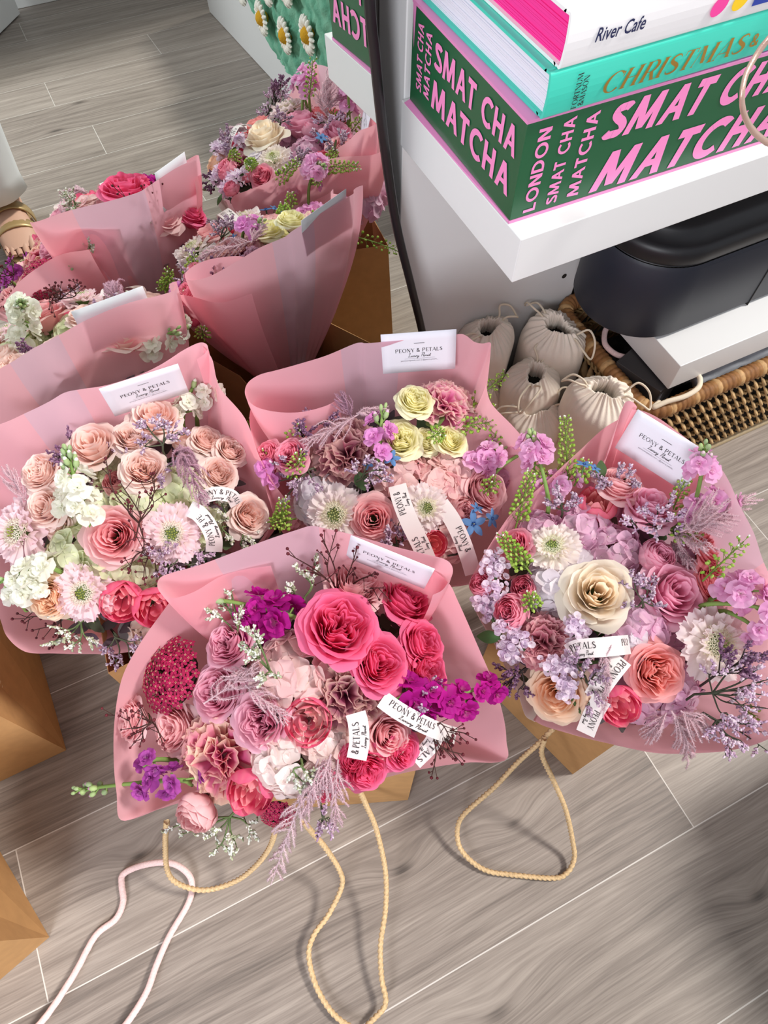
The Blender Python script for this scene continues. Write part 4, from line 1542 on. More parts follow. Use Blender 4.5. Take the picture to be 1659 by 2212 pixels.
# ------------------------------------------------------------------ bouquets
class Bouquet:
    def __init__(s, name, c, dome, label):
        s.c = np.array(c, float)                    # neck centre x, y
        s.dome = dome                               # cx, cy, top z, drop at radius .15, slope per metre along y
        s.root = thing(name, (c[0], c[1], .012), label, 'bouquet', 'pink wrapped bouquets standing in paper bags')
        s.k = 0
        s.rnd = random.Random(hash_(label))

    def z(s, x, y):
        cx, cy, zt, drop, sl = s.dome
        return zt - drop * ((x - cx) ** 2 + (y - cy) ** 2) / .0225 + sl * (y - cy)

    def hit(s, u, v, dz=0.0):
        z = s.dome[2]
        for _ in range(12):
            P = at(u, v, z)
            z = max(.26, s.z(P[0], P[1]) + dz)
        return at(u, v, z)

    def normal(s, P):
        cx, cy, zt, drop, sl = s.dome
        return unit(np.array([2 * drop * (P[0] - cx) / .0225 * 1.1, 2 * drop * (P[1] - cy) / .0225 * 1.1 - sl, 1.0]))

    def flower(s, name, me, u, v, rpx, dz=0.0, tilt=None, size=1.0, lift=.2, label=None):
        size *= 1.05
        P = s.hit(u, v, dz)
        r = rpx / FPX * depth(P) * size
        n = s.normal(P)
        n = unit(n + .18 * unit(np.array([0, 0, CH]) - P))
        if tilt is not None:                        # lean towards a point of the picture seen from the flower
            Q = at(u + tilt[0], v + tilt[1], P[2])
            n = unit(n + unit(Q - P) * (np.hypot(*tilt) / 100))
        R = frame(n, s.rnd.uniform(0, 6.28))
        M = Matrix.Translation(P - n * r * lift) @ Matrix((R * r).tolist()).to_4x4()
        o = link(name, me, s.root, M=M)
        if label:
            o['label'] = label
        return o

    def rose(s, kind, u, v, rpx, style='garden', dz=0.0, tilt=None):
        s.k += 1
        return s.flower('rose', rose(kind, s.k, style), u, v, rpx, dz, tilt, size=.97, label=ROSELABEL.get(kind))

    def carn(s, kind, u, v, rpx, dz=.006, tilt=None):
        s.k += 1
        me = proto(('carn', kind, s.k % 2), lambda: carnation_mesh(hash_(kind) + s.k, *CARN[kind]))
        return s.flower('carnation', me, u, v, rpx, dz, tilt, size=1.12, lift=.25, label='ruffled carnation with cream edged petals')

    def scab(s, u, v, rpx, kind='pink', dz=.004, tilt=None):
        s.k += 1
        a = {'pink': (srgb(246, 218, 226), srgb(246, 240, 224), srgb(176, 184, 96)), 'white': (srgb(248, 236, 232), srgb(244, 242, 214), srgb(186, 196, 116)),
             'pearl': (srgb(244, 230, 232), srgb(246, 242, 216), srgb(200, 204, 140))}[kind]
        me = proto(('scab', kind, s.k % 2), lambda: scabiosa_mesh(hash_(kind) + s.k, *a))
        return s.flower('scabiosa', me, u, v, rpx, dz, tilt, size=1.0, lift=.15, label='pale scabiosa with a green and cream centre')

    def hyd(s, kind, u, v, rpx, dz=-.002, tilt=None):
        s.k += 1
        me = proto(('hyd', kind, s.k % 2), lambda: hydrangea_mesh(hash_(kind) + s.k, *HYD[kind]))
        return s.flower('hydrangea', me, u, v, rpx, dz, tilt, size=1.05, lift=.3, label='%s hydrangea head' % {'dusty': 'dusty pink', 'white': 'blush white', 'green': 'greenish white', 'pink': 'soft pink', 'lilac': 'lilac pink', 'pearl': 'pearl white', 'cream': 'cream pink'}[kind])

    def tulip(s, u, v, rpx, tilt=None, dz=.0, op=.5, kind='hot'):
        s.k += 1
        a = {'hot': (srgb(246, 92, 150), srgb(250, 172, 186), srgb(253, 222, 196)), 'coral': (srgb(248, 108, 150), srgb(252, 188, 178), srgb(253, 222, 196))}[kind]
        me = proto(('tul', kind, s.k % 2, op), lambda: tulip_mesh(hash_(kind) + s.k, *a, op))
        return s.flower('tulip', me, u, v, rpx, dz, tilt, lift=.1, label='coral pink double tulip')

    def star(s, u, v, rpx, dz=.012, tilt=None):
        return s.flower('blue_star_flower', proto(('star',), lambda: star_mesh(2)), u, v, rpx, dz, tilt, lift=0, label='sky blue five petalled flower')

    def yarrow(s, u, v, rpx, dz=0.0, tilt=None):
        return s.flower('yarrow', proto(('yar',), lambda: yarrow_mesh(4, srgb(196, 44, 96), srgb(236, 214, 176))), u, v, rpx, dz, tilt, lift=.1, label='crimson yarrow head of tiny flowers')

    def pt(s, p):
        """(u, v, height above the dome)"""
        return s.hit(p[0], p[1], p[2])

    def frond(s, a, b, w, seed, col=srgb(252, 224, 232), droop=0.0, nb=26, needles=10):
        return link('asparagus_frond', frond(s.pt(a), s.pt(b), w, col, seed, droop, nb, needles), s.root)

    def spray(s, a, tips, seed, kind='purple', **k):
        cs, c1, c2 = {'purple': (srgb(84, 88, 68), srgb(172, 140, 166), srgb(216, 194, 208)), 'white': (srgb(104, 124, 76), srgb(232, 230, 220), srgb(176, 180, 148)),
                      'lilac': (srgb(60, 64, 50), srgb(206, 172, 200), srgb(232, 212, 226)), 'plum': (srgb(60, 50, 48), srgb(120, 80, 112), srgb(160, 124, 150))}[kind]
        return link('sea_lavender', spray(s.pt(a), [s.pt(t_) for t_ in tips], cs, c1, c2, seed, **k), s.root)

    def statice(s, a, b, r, seed):
        return link('statice', statice(s.pt(a), s.pt(b), r, seed, srgb(226, 202, 226), srgb(246, 236, 244)), s.root)

    def berries(s, a, tips, seed):
        return link('dried_berry_sprig', berries(s.pt(a), [s.pt(t_) for t_ in tips], seed), s.root)

    def penny(s, a, b, seed, bend=0.0, n=60):
        return link('pennycress', pennycress(s.pt(a), s.pt(b), seed, bend, n), s.root)

    def stock(s, a, b, kind, seed, **k):
        fl, st = stock(s.pt(a), s.pt(b), kind, seed, **k)
        if fl is None:
            return link('bud_stem', st, s.root)
        o = link('stock_flower', fl, s.root)
        o['label'] = {'white': 'white', 'magenta': 'magenta', 'purple': 'purple', 'pink': 'pale pink', 'lilac': 'lilac'}[kind] + ' stock flower spike'
        WL[o.name] = np.zeros(3)
        c = bpy.data.objects.new('stem', st)
        COL.objects.link(c)
        c.parent = o
        return o

    def leaf(s, a, b, w, seed=0, col=srgb(70, 96, 60)):
        P0, P1 = s.pt(a), s.pt(b)
        d = P1 - P0
        sd = unit(np.cross(d, unit(np.array([0, 0, CH]) - P0)))
        mb = MB()
        G = np.zeros((7, 9, 3))
        for i in range(7):
            u = -1 + i / 3
            for j in range(9):
                v = j / 8
                G[i, j] = P0 + d * v + sd * u * w * math.sin(PI * (.06 + .90 * v)) + np.array([0, 0, .12 * w * abs(u) + .06 * np.linalg.norm(d) * math.sin(PI * v)])
        mb.grid(G, col)
        return link('leaf', mb.mesh('leaf', GREEN), s.root)

    def sheet(s, rim, frac=.28, zb=.16, bands=(), closed=False, sub=6, seed=0, power=1.6, label=None, mats=None, name='paper_wrap', amp=.0022):
        W_ = np.array([p if len(p) == 4 else (*p,) for p in [tuple(at(*r)) for r in rim]])
        Rm = catmull(W_, sub, closed)
        n = len(Rm)
        rows = 20
        rnd = random.Random(seed)
        ph = [rnd.uniform(0, 6.28) for _ in range(6)]
        G = np.zeros((n, rows + 2, 3))
        c = s.c
        arc = np.r_[0, np.cumsum(np.linalg.norm(np.diff(Rm, axis=0), axis=1))]
        for i in range(n):
            q = Rm[i]
            rad = q[:2] - c
            for j in range(rows):
                f = j / (rows - 1)
                g = 1 - (1 - frac) * f ** power
                cr = amp * math.sin(PI * min(1, f * 1.6)) * (math.sin(arc[i] * 55 + 5 * f + ph[0]) * .6 + math.sin(arc[i] * 110 - 9 * f + ph[1]) * .4) + .0012 * f * math.sin(arc[i] * 260 + ph[2])
                rr = rad * g + unit(np.r_[rad, 0])[:2] * cr
                G[i, j] = (c[0] + rr[0], c[1] + rr[1], q[2] + (zb - q[2]) * f)
            for e, (zz, fr) in enumerate(((.08, .9), (.014, .8))):
                rr = rad * frac * fr
                G[i, rows + e] = (c[0] + rr[0], c[1] + rr[1], zz)
        mb = MB()
        mb.grid(G, cu=closed)
        o = link(name, mb.mesh(name, mats or [PAPER, FROST]), s.root)
        per = rows + 1
        nf = len(o.data.polygons)
        mi = np.zeros(nf, np.int32)
        for b0, b1 in bands:
            i0, i1 = int(b0 * (n - 1)), int(b1 * (n - 1))
            mi[i0 * per:i1 * per] = 1
        o.data.polygons.foreach_set('material_index', mi)
        if label:
            o['label'] = label
        return o

    def foliage(s, R, seed, n=240, tone=(srgb(84, 98, 66), srgb(120, 92, 116)), sq=(1, 1)):
        rnd = random.Random(seed)
        mb = MB()
        cx, cy = s.dome[0], s.dome[1]
        for i in range(n):
            rr = R * math.sqrt((i + .5) / n)
            a = i * 2.39996
            x, y = cx + rr * math.cos(a) * sq[0], cy + rr * math.sin(a) * sq[1]
            z = s.z(x, y) - .035 - rnd.uniform(0, .025)
            d = unit(np.array([rnd.gauss(0, 1), rnd.gauss(0, 1), .5]))
            sd = unit(np.cross(d, [0, 0, 1]))
            L, w = rnd.uniform(.018, .032), rnd.uniform(.004, .008)
            G = np.array([[np.array([x, y, z]) + d * L * (v - .4) + sd * u * w * math.sin(PI * (.05 + .9 * v)) for v in np.linspace(0, 1, 6)] for u in (-1, 0, 1)])
            mb.grid(G, lerp(*tone, rnd.random()) * rnd.uniform(.7, 1.1))
        # stems gathered down into the neck
        for i in range(26):
            a = i * 2.39996
            rr = R * .8 * math.sqrt((i + .5) / 26)
            x, y = cx + rr * math.cos(a), cy + rr * math.sin(a)
            B = np.array([s.c[0] + .012 * math.cos(a), s.c[1] + .012 * math.sin(a), .02])
            mb.tube(catmull([B, (B[0], B[1], .17), (x, y, s.z(x, y) - .05)], 4), .0022, 5, srgb(100, 124, 70), cap=False)
        o = link('foliage', mb.mesh('foliage', GREEN), s.root)
        o['kind'] = 'stuff'
        return o

    def card(s, tl, tr, down, label):
        tl, tr, down = at(*tl), at(*tr), np.asarray(down, float)
        tr = tl + unit(tr - tl) * .085
        down = unit(down - unit(tr - tl) * (down @ unit(tr - tl))) * .055
        fw = unit(np.array([0, 0, CH]) - tl) * .005
        P = [tl + fw, tr + fw, tl + down + fw, tr + down + fw]
        ex, ey = unit(P[1] - P[0]), unit(P[0] - P[2])
        w, h = np.linalg.norm(P[1] - P[0]), np.linalg.norm(P[0] - P[2])
        n = unit(np.cross(ex, ey))
        O = P[2]
        bil = lambda a, b: (P[2] * (1 - a) + P[3] * a) * (1 - b) + (P[0] * (1 - a) + P[1] * a) * b
        mb = MB()
        G = np.array([[bil(a, b) for b in np.linspace(0, 1, 6)] for a in np.linspace(0, 1, 9)])
        mb.grid(G)
        o = link('business_card', mb.mesh('business_card', CARD), s.root)
        m = o.modifiers.new('t', 'SOLIDIFY'); m.thickness = .0005; m.offset = 0
        o['label'] = label
        WL[o.name] = np.zeros(3)
        f = lambda x, y: bil(x / .085, y / .055) + n * .0007
        t = MB()
        put_words(t, 'PEONY & PETALS', f, .0049, T=.13, t=.05, sf=.055, track=.10, width=.0540, x0=.0155, y0=.0285)
        put_script(t, 'Luxury Florist', f, .0055, .026, x0=.0300, y0=.0215, pen=.07)
        put_bwords(t, 'peonyandpetals.com | @peony.petals_', f, .0018, width=.043, x0=.0215, y0=.0160, mi=1)
        t.add([f(a, b) for a, b in ((.037, .0402), (.049, .0402), (.049, .0407), (.037, .0407))], [(0, 1, 2, 3)], mi=0)
        t.add([f(a, b) for a, b in ((.026, .0192), (.061, .0192), (.061, .0194), (.026, .0194))], [(0, 1, 2, 3)], mi=1)
        c = bpy.data.objects.new('lettering', t.mesh('lettering', [INK, GREYINK], False))
        COL.objects.link(c)
        c.parent = o
        return o

    def ribbon(s, path, wpx, segs, side=None, flip=1, label='white satin ribbon printed in black'):
        """path: (u, v, dz) centre line; segs: (text kind, x start m, reversed)"""
        P = catmull([s.pt(p) for p in path], 8)
        Wd = wpx / FPX * depth(P[len(P) // 2])
        T = np.gradient(P, axis=0)
        view = np.array([0, 0, CH])
        N = []
        for i in range(len(P)):
            N.append(unit(np.cross(T[i], view - P[i])))
        N = np.array(N) * flip
        G = np.array([[P[i] + N[i] * Wd * (q - .5) for q in np.linspace(0, 1, 5)] for i in range(len(P))])
        mb = MB()
        mb.grid(G)
        o = link('ribbon', mb.mesh('ribbon', SATIN), s.root)
        o['label'] = label
        WL[o.name] = np.zeros(3)
        L = np.r_[0, np.cumsum(np.linalg.norm(np.diff(P, axis=0), axis=1))]

        def f(x, y):
            x = min(max(x, 0), L[-1])
            p = np.array([np.interp(x, L, P[:, k]) for k in range(3)])
            nn = np.array([np.interp(x, L, N[:, k]) for k in range(3)])
            return p + unit(nn) * y + unit(view - p) * .0006
        for (txt, x0, ln) in segs:
            t = MB()
            put_words(t, txt, lambda a, b: f(x0 + a, (b - .0005) * 1.0), Wd * .34, T=.16, t=.06, sf=.05, track=.09, width=ln)
            if 'PE' in txt and ln > .018:
                put_script(t, 'Luxury Florist', lambda a, b: f(x0 + a, b - Wd * .36), Wd * .24, ln * .62, x0=ln * .25, pen=.10)
            c = bpy.data.objects.new('lettering', t.mesh('lettering', INK, False))
            COL.objects.link(c)
            c.parent = o
        return o


ROSELABEL = {'hot': 'hot pink garden rose', 'blush': 'blush garden rose', 'peach': 'peach rose', 'pale': 'pale pink rose', 'dusty': 'dusty pink rose', 'mauve': 'mauve pink rose', 'lilacpink': 'lilac pink rose',
             'coral': 'coral pink rose', 'ranun': 'ruffled coral peony shaped flower', 'cream': 'cream rose', 'lemon': 'pale lemon rose', 'spray': 'small pink spray rose'}


# ------------------------------------------------------------------ kraft bags
def rope_tube(mb, pts, r, sub=8):
    P = catmull(pts, sub)
    L = np.r_[0, np.cumsum(np.linalg.norm(np.diff(P, axis=0), axis=1))]
    n = int(L[-1] / .0016)
    s = np.linspace(0, L[-1], n)
    Q = np.c_[np.interp(s, L, P[:, 0]), np.interp(s, L, P[:, 1]), np.interp(s, L, P[:, 2])]
    mb.tube(Q, r, 12, prof=lambda a, x: ((1 + .24 * math.cos(3 * (a - x * 330))) * math.cos(a), (1 + .24 * math.cos(3 * (a - x * 330))) * math.sin(a)))


def kraft_bag(cx, cy, ang, w, d, h, label, ropes=(), lip=True):
    th = math.radians(ang)
    R = np.array([[math.cos(th), -math.sin(th), 0], [math.sin(th), math.cos(th), 0], [0, 0, 1]])
    X = lambda x, y, z: R @ np.array([x, y, z], float) + np.array([cx, cy, 0])
    t = thing('paper_bag', (cx, cy, 0), label, 'bag', 'brown paper carrier bags')
    mb = MB()
    a, b = w / 2, d / 2
    V = [(-a, -b, .001), (a, -b, .001), (a, b, .001), (-a, b, .001), (-a, -b, h), (a, -b, h), (a, b, h), (-a, b, h)]
    g = [(a, 0, b * .9), (a - .014, 0, h), (-a, 0, b * .9), (-a + .014, 0, h), (a, 0, .001), (-a, 0, .001)]
    V = [X(*p) for p in V + g]
    F = [(0, 3, 2, 1), (0, 1, 5, 4), (2, 3, 7, 6),
         (1, 12, 8), (12, 2, 8), (1, 8, 9, 5), (8, 2, 6, 9),
         (3, 13, 10), (13, 0, 10), (3, 10, 11, 7), (10, 0, 4, 11)]
    mb.add(V, F)
    o = solid('bag_body', mb, KRAFT, parent=t, thick=.0012)
    for path in ropes:
        k = MB()
        rope_tube(k, [at(*p) if not isinstance(p, np.ndarray) else p for p in path], .0030)
        solid('rope_handle', k, ROPE, 'twisted jute rope handle', parent=t, smooth=True)
    return t, X


def loop_on(X, side, d, h, z0=.2, out=.03, dx=.035, dh=.02):
    y = side * (d / 2 + .003)
    return [X(-dx, y, z0), X(-dx, y + side * .004, z0 + .03), X(-dx * .8, y + side * out * .6, h + dh * .7), X(0, y + side * out, h + dh), X(dx * .8, y + side * out * .6, h + dh * .7), X(dx, y + side * .004, z0 + .03), X(dx, y, z0)]


kraft_bag(.038, .235, -22, .205, .195, .25, 'brown paper bag under the front bouquet of hot pink roses', ropes=(
    [(776, 1706, .20), (790, 1738, .165), (812, 1790, .12), (832, 1880, .075), (833, 1960, .05), (822, 2040, .036), (824, 2110, .026), (833, 2165, .020), (812, 2196, .014),
     (775, 2222, .010), (725, 2195, .010), (685, 2135, .012), (667, 2065, .018), (678, 2020, .022), (710, 1975, .03), (738, 1915, .05), (733, 1880, .07), (703, 1832, .11), (680, 1805, .14), (655, 1775, .20)],
    [(360, 1775, .20), (357, 1820, .13), (360, 1875, .075), (378, 1905, .05), (425, 1922, .036), (470, 1918, .036), (520, 1897, .05), (560, 1862, .085), (585, 1825, .13), (598, 1780, .19)]))
kraft_bag(.398, .155, 16.5, .205, .195, .25, 'brown paper bag under the rightmost bouquet with the cream rose', ropes=(
    [(1196, 1572, .20), (1165, 1604, .18), (1120, 1645, .14), (1068, 1700, .10), (1004, 1757, .06), (988, 1790, .035), (993, 1830, .018), (1020, 1862, .010), (1055, 1882, .007),
     (1100, 1889, .006), (1195, 1897, .006), (1226, 1884, .008), (1240, 1855, .016), (1238, 1825, .03), (1222, 1750, .08), (1192, 1680, .13), (1170, 1630, .17), (1176, 1596, .195)],))
tB, XB = kraft_bag(.205, .445, -17, .205, .19, .25, 'brown paper bag behind the front bouquet, holding the middle bouquet')
tB2, XB2 = kraft_bag(-.085, .462, 2, .20, .19, .25, 'brown paper bag under the bouquet of blush roses')
for T_, X_ in ((tB2, XB2), (tB, XB)):
    k = MB()
    rope_tube(k, loop_on(X_, 1, .19, .25, z0=.19, out=.022, dh=.02), .0030)
    solid('rope_handle', k, ROPE, 'twisted jute rope handle', parent=T_, smooth=True)
tC, XC = kraft_bag(-.427, .480, 1, .205, .19, .25, 'brown paper bag at the left edge, beside the blush bouquet')
k = MB(); rope_tube(k, [at(-6, 1470, .16), at(4, 1498, .15), at(10, 1530, .13), at(10, 1565, .115), at(-4, 1600, .105), at(-40, 1620, .11)], .0032)
solid('rope_handle', k, ROPE, 'twisted jute rope handle', parent=tC, smooth=True)
kraft_bag(-.525, .228, 16, .205, .195, .25, 'brown paper bag cut off by the lower left edge, nearest the pink cord')
# pink cord loop
mb = MB()
pp = [(40, 2260, .02), (100, 2195, .018), (160, 2105, .014), (206, 2022, .010), (250, 1985, .008), (266, 1948, .006), (263, 1912, .006), (266, 1889, .007), (298, 1872, .012), (345, 1863, .016), (380, 1868, .016),
      (408, 1890, .010), (415, 1918, .006), (405, 1955, .006), (366, 2022, .008), (338, 2085, .010), (318, 2140, .014), (285, 2195, .018), (235, 2260, .02)]
P = catmull([at(*p) for p in pp], 14)
mb.tube(P, .0042, 12, prof=lambda a, s: (1.0 * math.cos(a) * (1 + .05 * math.sin(s * 1500 + 3 * a)), .8 * math.sin(a) * (1 + .08 * math.sin(s * 1500 - 3 * a))))
solid('braided_cord', mb, PINKCORD, 'pale pink braided cord loop lying on the floor, ends off the lower edge', 'cord', smooth=True)


# ================================================================== front bouquet
B = Bouquet('bouquet', (.038, .225), (.03, .205, .425, .070, .14), 'front bouquet of hot pink and mauve roses, nearest the camera')
B.sheet([(585, 1222, .445), (530, 1230, .452), (477, 1245, .460), (420, 1278, .468), (375, 1292, .475), (350, 1284, .482), (340, 1266, .486), (346, 1248, .488), (372, 1237, .488), (430, 1221, .488), (500, 1195, .487),
         (577, 1166, .485), (640, 1145, .484), (672, 1136, .484), (700, 1141, .483), (758, 1154, .481), (850, 1180, .476), (915, 1196, .471), (958, 1207, .468), (975, 1220, .466), (978, 1238, .464), (968, 1258, .460),
         (955, 1275, .456), (935, 1285, .452)],
        frac=.20, zb=.17, bands=((.42, .60),), seed=1, label='tall back sheet of pink wrapping paper with rolled corners')
B.sheet([(470, 1215, .440), (400, 1262, .440), (345, 1330, .425), (295, 1402, .405), (262, 1470, .38), (247, 1560, .355), (246, 1650, .335), (252, 1715, .318), (262, 1772, .300), (330, 1752, .285), (400, 1732, .28), (500, 1725, .272), (600, 1718, .268), (700, 1712, .268), (780, 1695, .270),
         (880, 1668, .278), (1000, 1648, .288), (1090, 1643, .300), (1094, 1600, .318), (1088, 1550, .340), (1068, 1480, .37), (1032, 1395, .40), (990, 1300, .425), (965, 1255, .44), (900, 1205, .445)],
        frac=.22, zb=.17, seed=2, power=1.4, label='lower skirt of pink wrapping paper')
B.foliage(.115, 3, sq=(1.1, .8))
B.card((758, 1156, .484), (939, 1229, .472), (.001, .0, -.055), 'white business card tucked in the back sheet')
# hydrangea and fillers
B.hyd('dusty', 632, 1452, 96, dz=.010); B.hyd('dusty', 560, 1480, 70, dz=-.03); B.hyd('white', 612, 1660, 80, dz=.010); B.hyd('white', 705, 1620, 60); B.hyd('cream', 480, 1600, 60, dz=-.02); B.hyd('white', 590, 1590, 60, dz=-.03)
B.hyd('dusty', 700, 1400, 60, dz=-.03)
B.rose('pale', 770, 1257, 66, 'garden', dz=.020, tilt=(0, -15)); B.rose('hot', 884, 1287, 64, 'garden', dz=.020, tilt=(5, -8)); B.rose('hot', 738, 1346, 84, 'garden', dz=.034)
B.rose('hot', 826, 1431, 66, 'garden', dz=.026); B.rose('hot', 922, 1387, 54, 'garden', dz=.022); B.rose('hot', 930, 1450, 54, 'garden', dz=.018)
B.rose('mauve', 486, 1387, 54, 'garden', dz=.012); B.rose('mauve', 460, 1494, 62, 'garden', dz=.004); B.rose('mauve', 559, 1560, 64, 'garden', dz=.008)
B.rose('pale', 366, 1574, 58, 'garden'); B.rose('pale', 272, 1557, 46, 'garden', dz=.040, tilt=(-25, 0)); B.rose('pale', 846, 1590, 54, 'spiral', dz=.004)
B.rose('pale', 416, 1768, 54, 'cup', tilt=(-20, 60)); B.rose('hot', 795, 1668, 52, 'garden', tilt=(10, 20)); B.rose('hot', 762, 1642, 40, 'cup'); B.rose('hot', 874, 1626, 44, 'garden', tilt=(15, 10), dz=.004)
B.rose('hot', 700, 1703, 44, 'cup', tilt=(0, 30))
B.carn('antique', 442, 1665, 92, tilt=(-10, 20)); B.carn('mauvec', 758, 1500, 76, dz=.014)
B.tulip(664, 1560, 52, op=.75, dz=.006); B.tulip(536, 1716, 52, tilt=(0, 40), op=.55)
B.yarrow(352, 1455, 80, tilt=(5, 0), dz=.022); B.yarrow(598, 1768, 38, tilt=(0, 50), dz=-.01)
B.stock((640, 1335, .01), (440, 1290, .035), 'magenta', 4, nfl=7, f1=.55, nbud=10, fsize=.0150)
B.stock((560, 1370, -.02), (620, 1330, .0), 'magenta', 14, nfl=6, f0=-.1, f1=1.1, nbud=0, fsize=.016)
B.stock((870, 1500, .005), (1010, 1515, .03), 'magenta', 6, nfl=10, f0=0, f1=1.0, nbud=2, fsize=.0165)
B.stock((975, 1505, .03), (1064, 1484, .05), 'magenta', 7, nfl=4, f0=.55, f1=1.05, nbud=2, fsize=.0125)
B.stock((385, 1685, .01), (172, 1706, .045), 'purple', 8, nfl=7, f0=-.1, f1=.34, nbud=13, fsize=.0125)
B.stock((345, 1640, .01), (310, 1655, .03), 'purple', 9, nfl=3, f0=.2, f1=1.0, nbud=0, fsize=.0105)
B.frond((440, 1520, .012), (560, 1440, .024), .030, 11, nb=22); B.frond((600, 1480, .0), (500, 1455, .02), .030, 12, nb=22); B.frond((530, 1480, .018), (625, 1560, .02), .022, 13)
B.frond((688, 1640, .015), (585, 1912, .0), .036, 14, col=srgb(255, 232, 238), droop=.012, nb=38, needles=13); B.frond((730, 1640, .012), (726, 1790, .0), .030, 15, droop=.02, nb=30); B.frond((700, 1640, .012), (660, 1760, .01), .030, 16, droop=.02, nb=30)
B.frond((715, 1630, .015), (690, 1725, .02), .030, 17, droop=.01, nb=26)
B.spray((530, 1420, .0), [(490, 1250, .04), (445, 1318, .03), (470, 1275, .035), (520, 1330, .02)], 21, 'white')
B.spray((600, 1470, .01), [(545, 1375, .03), (560, 1420, .03), (575, 1460, .03), (538, 1400, .03)], 22, 'white')
B.spray((660, 1320, .0), [(645, 1235, .03), (630, 1270, .03), (680, 1215, .03)], 23, 'white')
B.spray((520, 1740, -.03), [(470, 1832, -.03), (510, 1825, -.035), (545, 1800, -.03), (455, 1800, -.03), (400, 1800, -.04), (365, 1790, -.04)], 24, 'white')
B.spray((650, 1640, .01), [(655, 1690, .02), (668, 1670, .02)], 25, 'white')
B.spray((880, 1500, .0), [(935, 1480, .02), (905, 1520, .02), (920, 1450, .01)], 26, 'purple')
B.spray((690, 1730, -.03), [(710, 1765, -.03), (690, 1770, -.03)], 27, 'purple')
B.berries((735, 1280, .0), [(694, 1156, .085), (726, 1146, .09), (772, 1182, .08), (622, 1196, .08), (830, 1270, .04), (800, 1300, .03), (665, 1228, .05), (815, 1240, .05)], 31)
B.berries((330, 1560, .03), [(230, 1545, .06), (278, 1552, .06), (300, 1522, .055), (352, 1608, .04), (310, 1600, .05)], 32)
B.berries((930, 1570, .01), [(1000, 1630, .03), (932, 1680, .0), (1010, 1585, .035), (975, 1600, .025), (985, 1640, .02), (955, 1625, .015)], 33)
B.ribbon([(825, 1510, .018), (860, 1535, .024), (905, 1560, .024), (950, 1580, .020), (985, 1590, .01)], 38, [('PEONY & PETALS', .008, .058)], flip=-1)
B.ribbon([(770, 1640, .008), (776, 1605, .018), (774, 1565, .022), (768, 1540, .016)], 44, [('& PETALS', .006, .034)], flip=-1)
B.ribbon([(945, 1580, .008), (930, 1610, .002), (895, 1645, -.01)], 36, [('PETALS', .004, .03)], flip=-1)

# ================================================================== bouquet of blush roses (left)
B = Bouquet('bouquet', (-.085, .462), (-.08, .455, .425, .05, .30), 'left bouquet of blush roses, white hydrangea and pale scabiosa')
B.sheet([(-190, 1000, .43), (-120, 945, .455), (-60, 925, .465), (0, 916, .470), (60, 890, .476), (105, 868, .482), (140, 848, .486), (180, 840, .487), (230, 832, .488), (300, 810, .490), (350, 786, .492), (395, 757, .494),
         (428, 741, .495), (444, 742, .495), (449, 752, .494), (440, 766, .488), (425, 776, .484)],
        frac=.22, zb=.17, bands=((.24, .42),), seed=5, power=2.0, label='tall back sheet of pink wrapping paper with a rolled right corner')
B.sheet([(438, 748, .490), (458, 775, .486), (467, 815, .478), (480, 845, .470), (530, 905, .450), (560, 985, .425), (592, 1045, .400), (618, 1088, .375), (590, 1130, .350), (520, 1220, .33), (440, 1310, .315), (380, 1370, .305), (300, 1404, .300),
         (190, 1411, .302), (110, 1410, .306), (55, 1408, .312), (15, 1375, .322), (-5, 1325, .334), (-60, 1220, .36), (-130, 1100, .40), (-180, 1000, .43)],
        frac=.24, zb=.17, seed=6, power=1.4, bands=((.93, 1.0),), label='lower skirt of pink wrapping paper')
B.foliage(.115, 4, sq=(1.1, 1))
B.card((213, 840, .494), (380, 787, .495), (.001, .006, -.054), 'white business card resting on the back sheet')
B.hyd('green', 306, 1086, 66); B.hyd('green', 392, 1050, 56); B.hyd('green', 146, 1190, 62); B.hyd('green', 213, 1225, 62); B.hyd('green', 290, 1240, 52, dz=-.02); B.hyd('green', 200, 1090, 60, dz=-.03); B.hyd('green', 440, 1130, 50, dz=-.02)
B.hyd('cream', 330, 1370, 50, dz=-.03); B.hyd('green', 250, 1010, 50, dz=-.03)
for a in (('blush', 194, 952, 60, 'open', .012), ('blush', 284, 937, 44, 'garden', .010), ('blush', 336, 892, 54, 'spiral', .020), ('blush', 310, 1008, 50, 'garden', .014), ('blush', 450, 946, 38, 'garden', .004),
          ('blush', 503, 967, 36, 'garden', .012), ('blush', 476, 1019, 42, 'garden', .006), ('blush', 544, 1111, 46, 'garden', .012), ('blush', 80, 1015, 46, 'garden', .016), ('blush', 92, 1092, 46, 'spiral', .010),
          ('peach', 101, 1292, 50, 'garden', .010), ('blush', 140, 1040, 26, 'garden', -.004), ('blush', 116, 1128, 34, 'spiral', -.004), ('dusty', 243, 1157, 64, 'spiral', .018), ('blush', 400, 945, 34, 'cup', -.01),
          ('dusty', 250, 1040, 34, 'cup', -.02)):
    B.rose(a[0], a[1], a[2], a[3], a[4], dz=a[5])
B.tulip(262, 1306, 48, tilt=(10, 30), op=.5); B.tulip(334, 1318, 46, tilt=(20, 20), op=.5)
B.scab(36, 1150, 72, 'pink', tilt=(-20, 0)); B.scab(370, 1154, 66, 'pink', dz=.012); B.scab(179, 1281, 64, 'pink', dz=.006)
B.stock((192, 1125, .02), (148, 985, .055), 'white', 3, nfl=8, f0=.0, f1=.7, nbud=12, fsize=.0145)
B.stock((150, 1100, .0), (170, 1060, .02), 'white', 13, nfl=7, f0=-.2, f1=1.2, nbud=0, fsize=.0150)
B.stock((395, 905, .0), (424, 822, .045), 'white', 5, nfl=6, f0=-.1, f1=.55, nbud=4, fsize=.0135)
